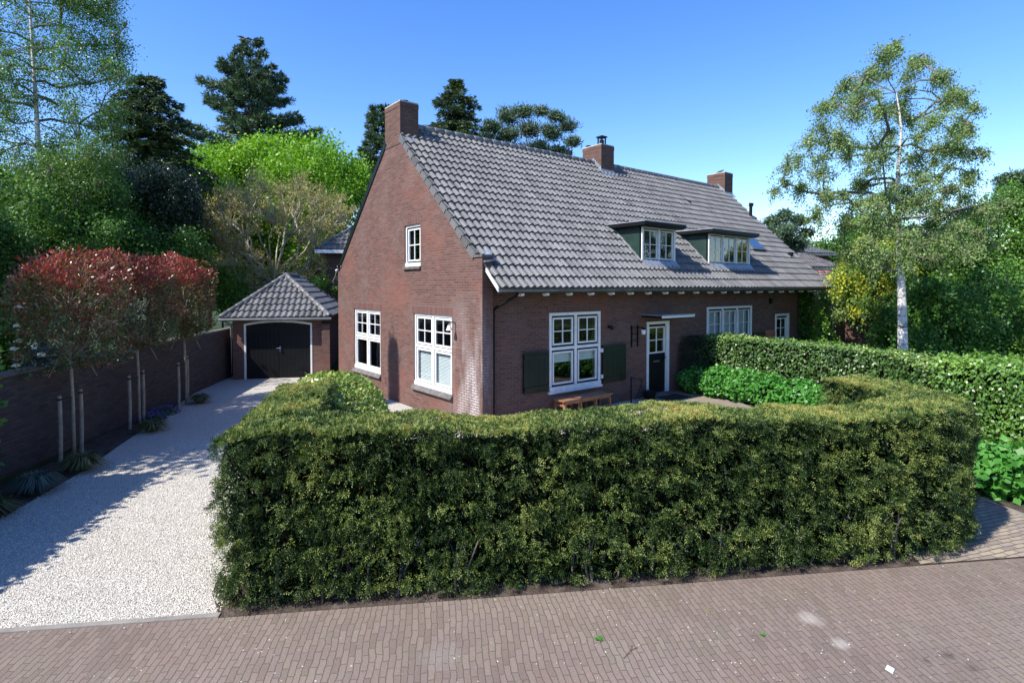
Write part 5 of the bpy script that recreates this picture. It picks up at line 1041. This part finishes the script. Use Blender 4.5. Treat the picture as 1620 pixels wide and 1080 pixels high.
D = 50; B = at(1480, D); gable_house('neighbour_house', 'far house with pale roof half hidden in the trees right of the birch', B, R(-20), 9, 7, hz(425, D), hz(398, D), M['brick_dark'], M['tile_old'])
A = at(1302, 23.5); Bq = at(1432, 22.5); U = unit(Bq - A); fr2 = (U, np.array((U[1], -U[0], 0)), np.array((0, 0, 1.0))); lw = np.linalg.norm(Bq - A)
root = thing('boundary_wall', tuple(A), 'brown brick boundary wall with dark coping behind the hedge, left of the birch trunk', 'wall')
b = MB(); b.box(A, fr2, 0, lw, -.2, 0, 0, 1.92); b.build('wall', M['brick_dark'], root); b = MB(); b.box(A, fr2, -.05, lw + .05, -.25, .05, 1.922, 2.02); b.build('coping', M['black'], root)
B = at(1461, 18.0); root = thing('wooden_post', tuple(B), 'short weathered wooden post just right of the birch trunk', 'post'); b = MB(); b.tube([B, B + (0, 0, 1.5), B + (.02, 0, hz(530, 18))], [.10, .09, .07], 7); b.build('post', M['stake'], root)

# hedge and trees across the street (seen in the window reflections)
def back(p): return CAM * (1, 1, 0) + np.array((p[0], p[1], 0))
xp = [(-16, -15.5), (2, -24), (24, -36)]; P, N = hedge_surface(xp, 1.4, 2.6, 16000, .3)
q, r = big_leaf_cloud(P + N * rng.normal(0, .1, (len(P), 1)), N, .22, .7, np.clip(rng.normal(.5, .2, len(P)), 0, 1)); o = leaf_obj('opposite_hedge', [(q, r, 0)], [M['l_mid'], M['twig']], extra=hedge_core(xp, 1.4, 2.6, inset=.1)); tag(o, 'tall green hedge on the other side of the street, mirrored in the front windows', 'hedge')
for i, (x, y) in enumerate(((6, -32), (16, -36), (27, -42))):
    tree('oak_tree', ['leftmost green tree across the street', 'middle green tree across the street', 'rightmost green tree across the street'][i], 'tree', (x, y, 0), [(0, 0, 0), (0, .2, 3), (0, 0, 7)], .3, [(*(rdir(1)[0] * np.array((3, 3, 3)) + np.array((0, 0, 6.5))), 1.3) for _ in range(20)], 9000, .3, .7, M['l_mid'], M['barkd'], group='trees across the street')

# ================================================================ SMALL THINGS
bn = thing('garden_bench', (3.0, -.12, 0), 'low reddish wooden bench under the front window', 'bench'); b = MB()
for i in range(4): b.abox(2.25, 4.05, -.32 + i * .108, -.22 + i * .108, .43, .47)
b.build('seat', M['wood'], bn, bevel=.006); b = MB(); b.abox(2.3, 4.0, -.27, -.24, .12, .17); b.abox(2.3, 4.0, -.28, -.25, .36, .43); b.build('rail', M['wood'], bn)
for x in (2.3, 2.85, 3.4, 3.94):
    b = MB(); b.prism([(x, -.34, 0), (x, -.26, 0), (x, -.2, .43), (x, -.28, .43)], (.05, 0, 0)); b.prism([(x, .08, 0), (x, .12, 0), (x, .1, .43), (x, .04, .43)], (.05, 0, 0)); b.abox(x + .01, x + .04, -.25, .08, .30, .35); b.build('leg', M['wood'], bn)
dm = MB(); dm.abox(6.25, 7.2, -.62, -.02, .018, .035); tag(dm.build('doormat', M['rubber'], bevel=.01), 'dark doormat on the bricks in front of the black front door', 'doormat')
tp_ = thing('garden_tap', (5.15, -.02, 0), 'thin black garden standpipe with looped hose left of the front door', 'tap'); b = MB(); b.tube([(5.15, -.02, 0), (5.15, -.02, .75)], .022, 8); b.tube([(5.15, -.02, .7), (5.2, -.1, .74)], .015, 6); b.build('pipe', M['black'], tp_)
b = MB(); t = np.linspace(0, 1, 20); b.tube(np.stack([5.2 + .32 * np.sin(t * 3.1), -.08 - .02 * t, .70 - .62 * t + .18 * np.sin(t * 3.14)], 1), .013, 6); b.build('hose', M['black'], tp_)
pt_ = thing('plant_pot', (5.95, -.05, 0), 'dark round pot beside the front door step', 'pot'); b = MB(); b.tube([(5.95, -.05, 0), (5.95, -.05, .22), (5.95, -.05, .26)], [.13, .19, .2], 16); b.build('pot', M['black'], pt_)
# gull-like bird on the last chimney, and a bird in flight
def bird(loc, fly, label, s=1.0):
    x, y, z = loc; root = thing('bird', loc, label, 'bird'); me = bpy.data.meshes.new('body'); pts = [(-.16, 0, 0), (-.05, 0, .05), (.05, 0, .07), (.12, 0, .11), (.17, 0, .13), (.21, 0, .12)]; rd = [.012, .045, .055, .032, .03, .006]
    b = MB(); b.tube([np.array(loc) + np.array(RT) * p[0] * s + np.array((0, 0, p[2] * s)) for p in pts], [r_ * s for r_ in rd], 10)
    if not fly: b.tube([np.array(loc) + (0, 0, .02 * s), np.array(loc) - (0, 0, .05)], .006, 5)
    b.build('body', M['stone'], root, smooth=True)
    if fly:
        for sg in (-1, 1):
            b = MB(); L3 = np.array(loc) + (0, 0, .05 * s); d = FW * sg * .6 + RT * sg * .8; b.prism([L3, L3 + d * .22 * s + (0, 0, .1 * s), L3 + d * .5 * s + (0, 0, .02), L3 + d * .25 * s + (0.05, .05, 0)], (0, 0, .01)); b.build('wing', M['stone'], root)
bird((17.05, 4.5, 8.72), False, 'small dark bird perched on the rightmost chimney')
p = at(393, 30, hz(67, 30)); bird(tuple(p), True, 'tiny bird flying over the tall pine on the left', .9)
# street litter and weeds
x, y = onstreet(1418, 1069); b = MB(); b.prism([(x - .04, y - .03, .004), (x + .04, y - .02, .004), (x + .035, y + .035, .012), (x - .03, y + .03, .006)], (0, 0, .004)); tag(b.build('paper_scrap', plain('paper_blue_white', (.6, .72, .8), .7, var=.1)), 'pale blue scrap of paper on the street at the bottom right', 'litter')
for u, v, s, lb in ((949, 1019, .055, 'star-shaped green weed growing between the street bricks in the middle'), (1212, 1012, .04, 'small green weed on the street right of the star-shaped one'), (822, 935, .06, 'yellowish weed at the foot of the yew hedge')):
    x, y = onstreet(u, v); n = 18; a = np.arange(n) * 2.4; d = np.stack([np.cos(a), np.sin(a), .15 + .2 * rng.random(n)], 1); q, r = leaves(np.repeat([[x, y, .006]], n, 0), d, np.repeat([[0, 0, 1.0]], n, 0), s * rng.uniform(.6, 1.1, n), s * .22, rng.random(n)); o = leaf_obj('weed', [(q, r, 0)], [M['hydra']]); tag(o, lb, 'weed', 'weeds on the street')
x, y = onstreet(1000, 1040); b = MB(); b.tube([(x - .12, y - .02, .008), (x + .02, y + .01, .012), (x + .1, y, .008)], .0025, 5); b.tube([(x + .02, y + .01, .012), (x + .08, y + .05, .01)], .002, 5); tag(b.build('fallen_twig', M['barkd']), 'thin dry twig lying on the street near the star-shaped weed', 'twig')
n = 900; a = rng.uniform(-1, 14, n); c = -rng.random(n) ** .8 * 4.2; P = np.stack([K0[0] + KD[0] * a + KN[0] * c, K0[1] + KD[1] * a + KN[1] * c, np.full(n, .004)], 1); k = vnoise(P, .6, 91) > .42; P = P[k]; n = len(P)
q, r = leaves(P, rdir(n) * (1, 1, .15), np.repeat([[0, 0, 1.0]], n, 0) + rdir(n) * .3, .024 * rng.uniform(.5, 1.3, n), .012, rng.random(n)); o = leaf_obj('fallen_petals', [(q, r, 0)], [leaf_mat('petal', G3((.5, .42, .3), (.62, .58, .5), (.7, .68, .62)), .7, .2)]); tag(o, 'pale fallen petals and bud scales scattered over the street', 'petals', kind='stuff')
n = 60000; x = rng.uniform(-10.5, -5.3, n); y = rng.uniform(-4.2, 2.6, n); a_ = (x - K0[0]) * KD[0] + (y - K0[1]) * KD[1]; c_ = (x - K0[0]) * KN[0] + (y - K0[1]) * KN[1]; k = (c_ > .02 - .16 * (rng.random(n) < .03)) & (a_ < .03) & (y < -1.6 + (x + 9.3) * 1.75); x, y = x[k], y[k]; n = len(x)
P = np.stack([x, y, np.full(n, .012)], 1); q, r = leaves(P, rdir(n) * (1, 1, .35) + (0, 0, .1), rdir(n) * (.35, .35, 0) + (0, 0, 1.0), .017 * rng.uniform(.6, 1.3, n), .014, rng.random(n), .25)
M['stones'] = leaf_mat('gravel_stone', [(0, (.16, .13, .10)), (.012, (.25, .21, .16)), (.02, (.60, .55, .45)), (.5, (.73, .68, .575)), (1, (.82, .775, .68))], .85, .0); o = leaf_obj('gravel_stones', [(q, r, 0)], [M['stones']]); tag(o, 'loose pale gravel stones lying on the drive and spilling over its edge', 'gravel', kind='stuff')
# parked car glimpsed beyond the wall
CB = at(-60, 15.0); cr = thing('parked_car', tuple(CB), 'dark blue parked car glimpsed over the wall at the left edge', 'car'); U = unit(np.array((.8, .6, 0))); V = np.array((-U[1], U[0], 0)); Z = np.array((0, 0, 1.0))
b = MB(); prof_ = [(0, .35), (0, .75), (.5, .9), (1.0, .95), (1.6, 1.42), (3.0, 1.45), (3.7, 1.0), (4.2, .92), (4.25, .35)]; b.prism([CB + U * x_ + Z * z_ for x_, z_ in prof_], V * 1.7); b.build('body', M['carblue'], cr, bevel=.05)
b = MB(); 
for w_ in (-.004, 1.70): b.prism([CB + V * w_ + U * x_ + Z * z_ for x_, z_ in ((1.2, .98), (1.68, 1.36), (2.95, 1.38), (3.45, 1.02))], V * .008)
b.build('window', M['glass'], cr)
for x_ in (.8, 3.4):
    for w_ in (.0, 1.6):
        c_ = CB + U * x_ + V * w_ + Z * .32; b = MB(); b.tube([c_ - V * .03, c_ + V * .14], .32, 18); wh = b.build('wheel', M['rubber'], cr); b = MB(); b.tube([c_ - V * .035, c_ + V * .145], .18, 14); b.build('rim', M['chrome'], wh)
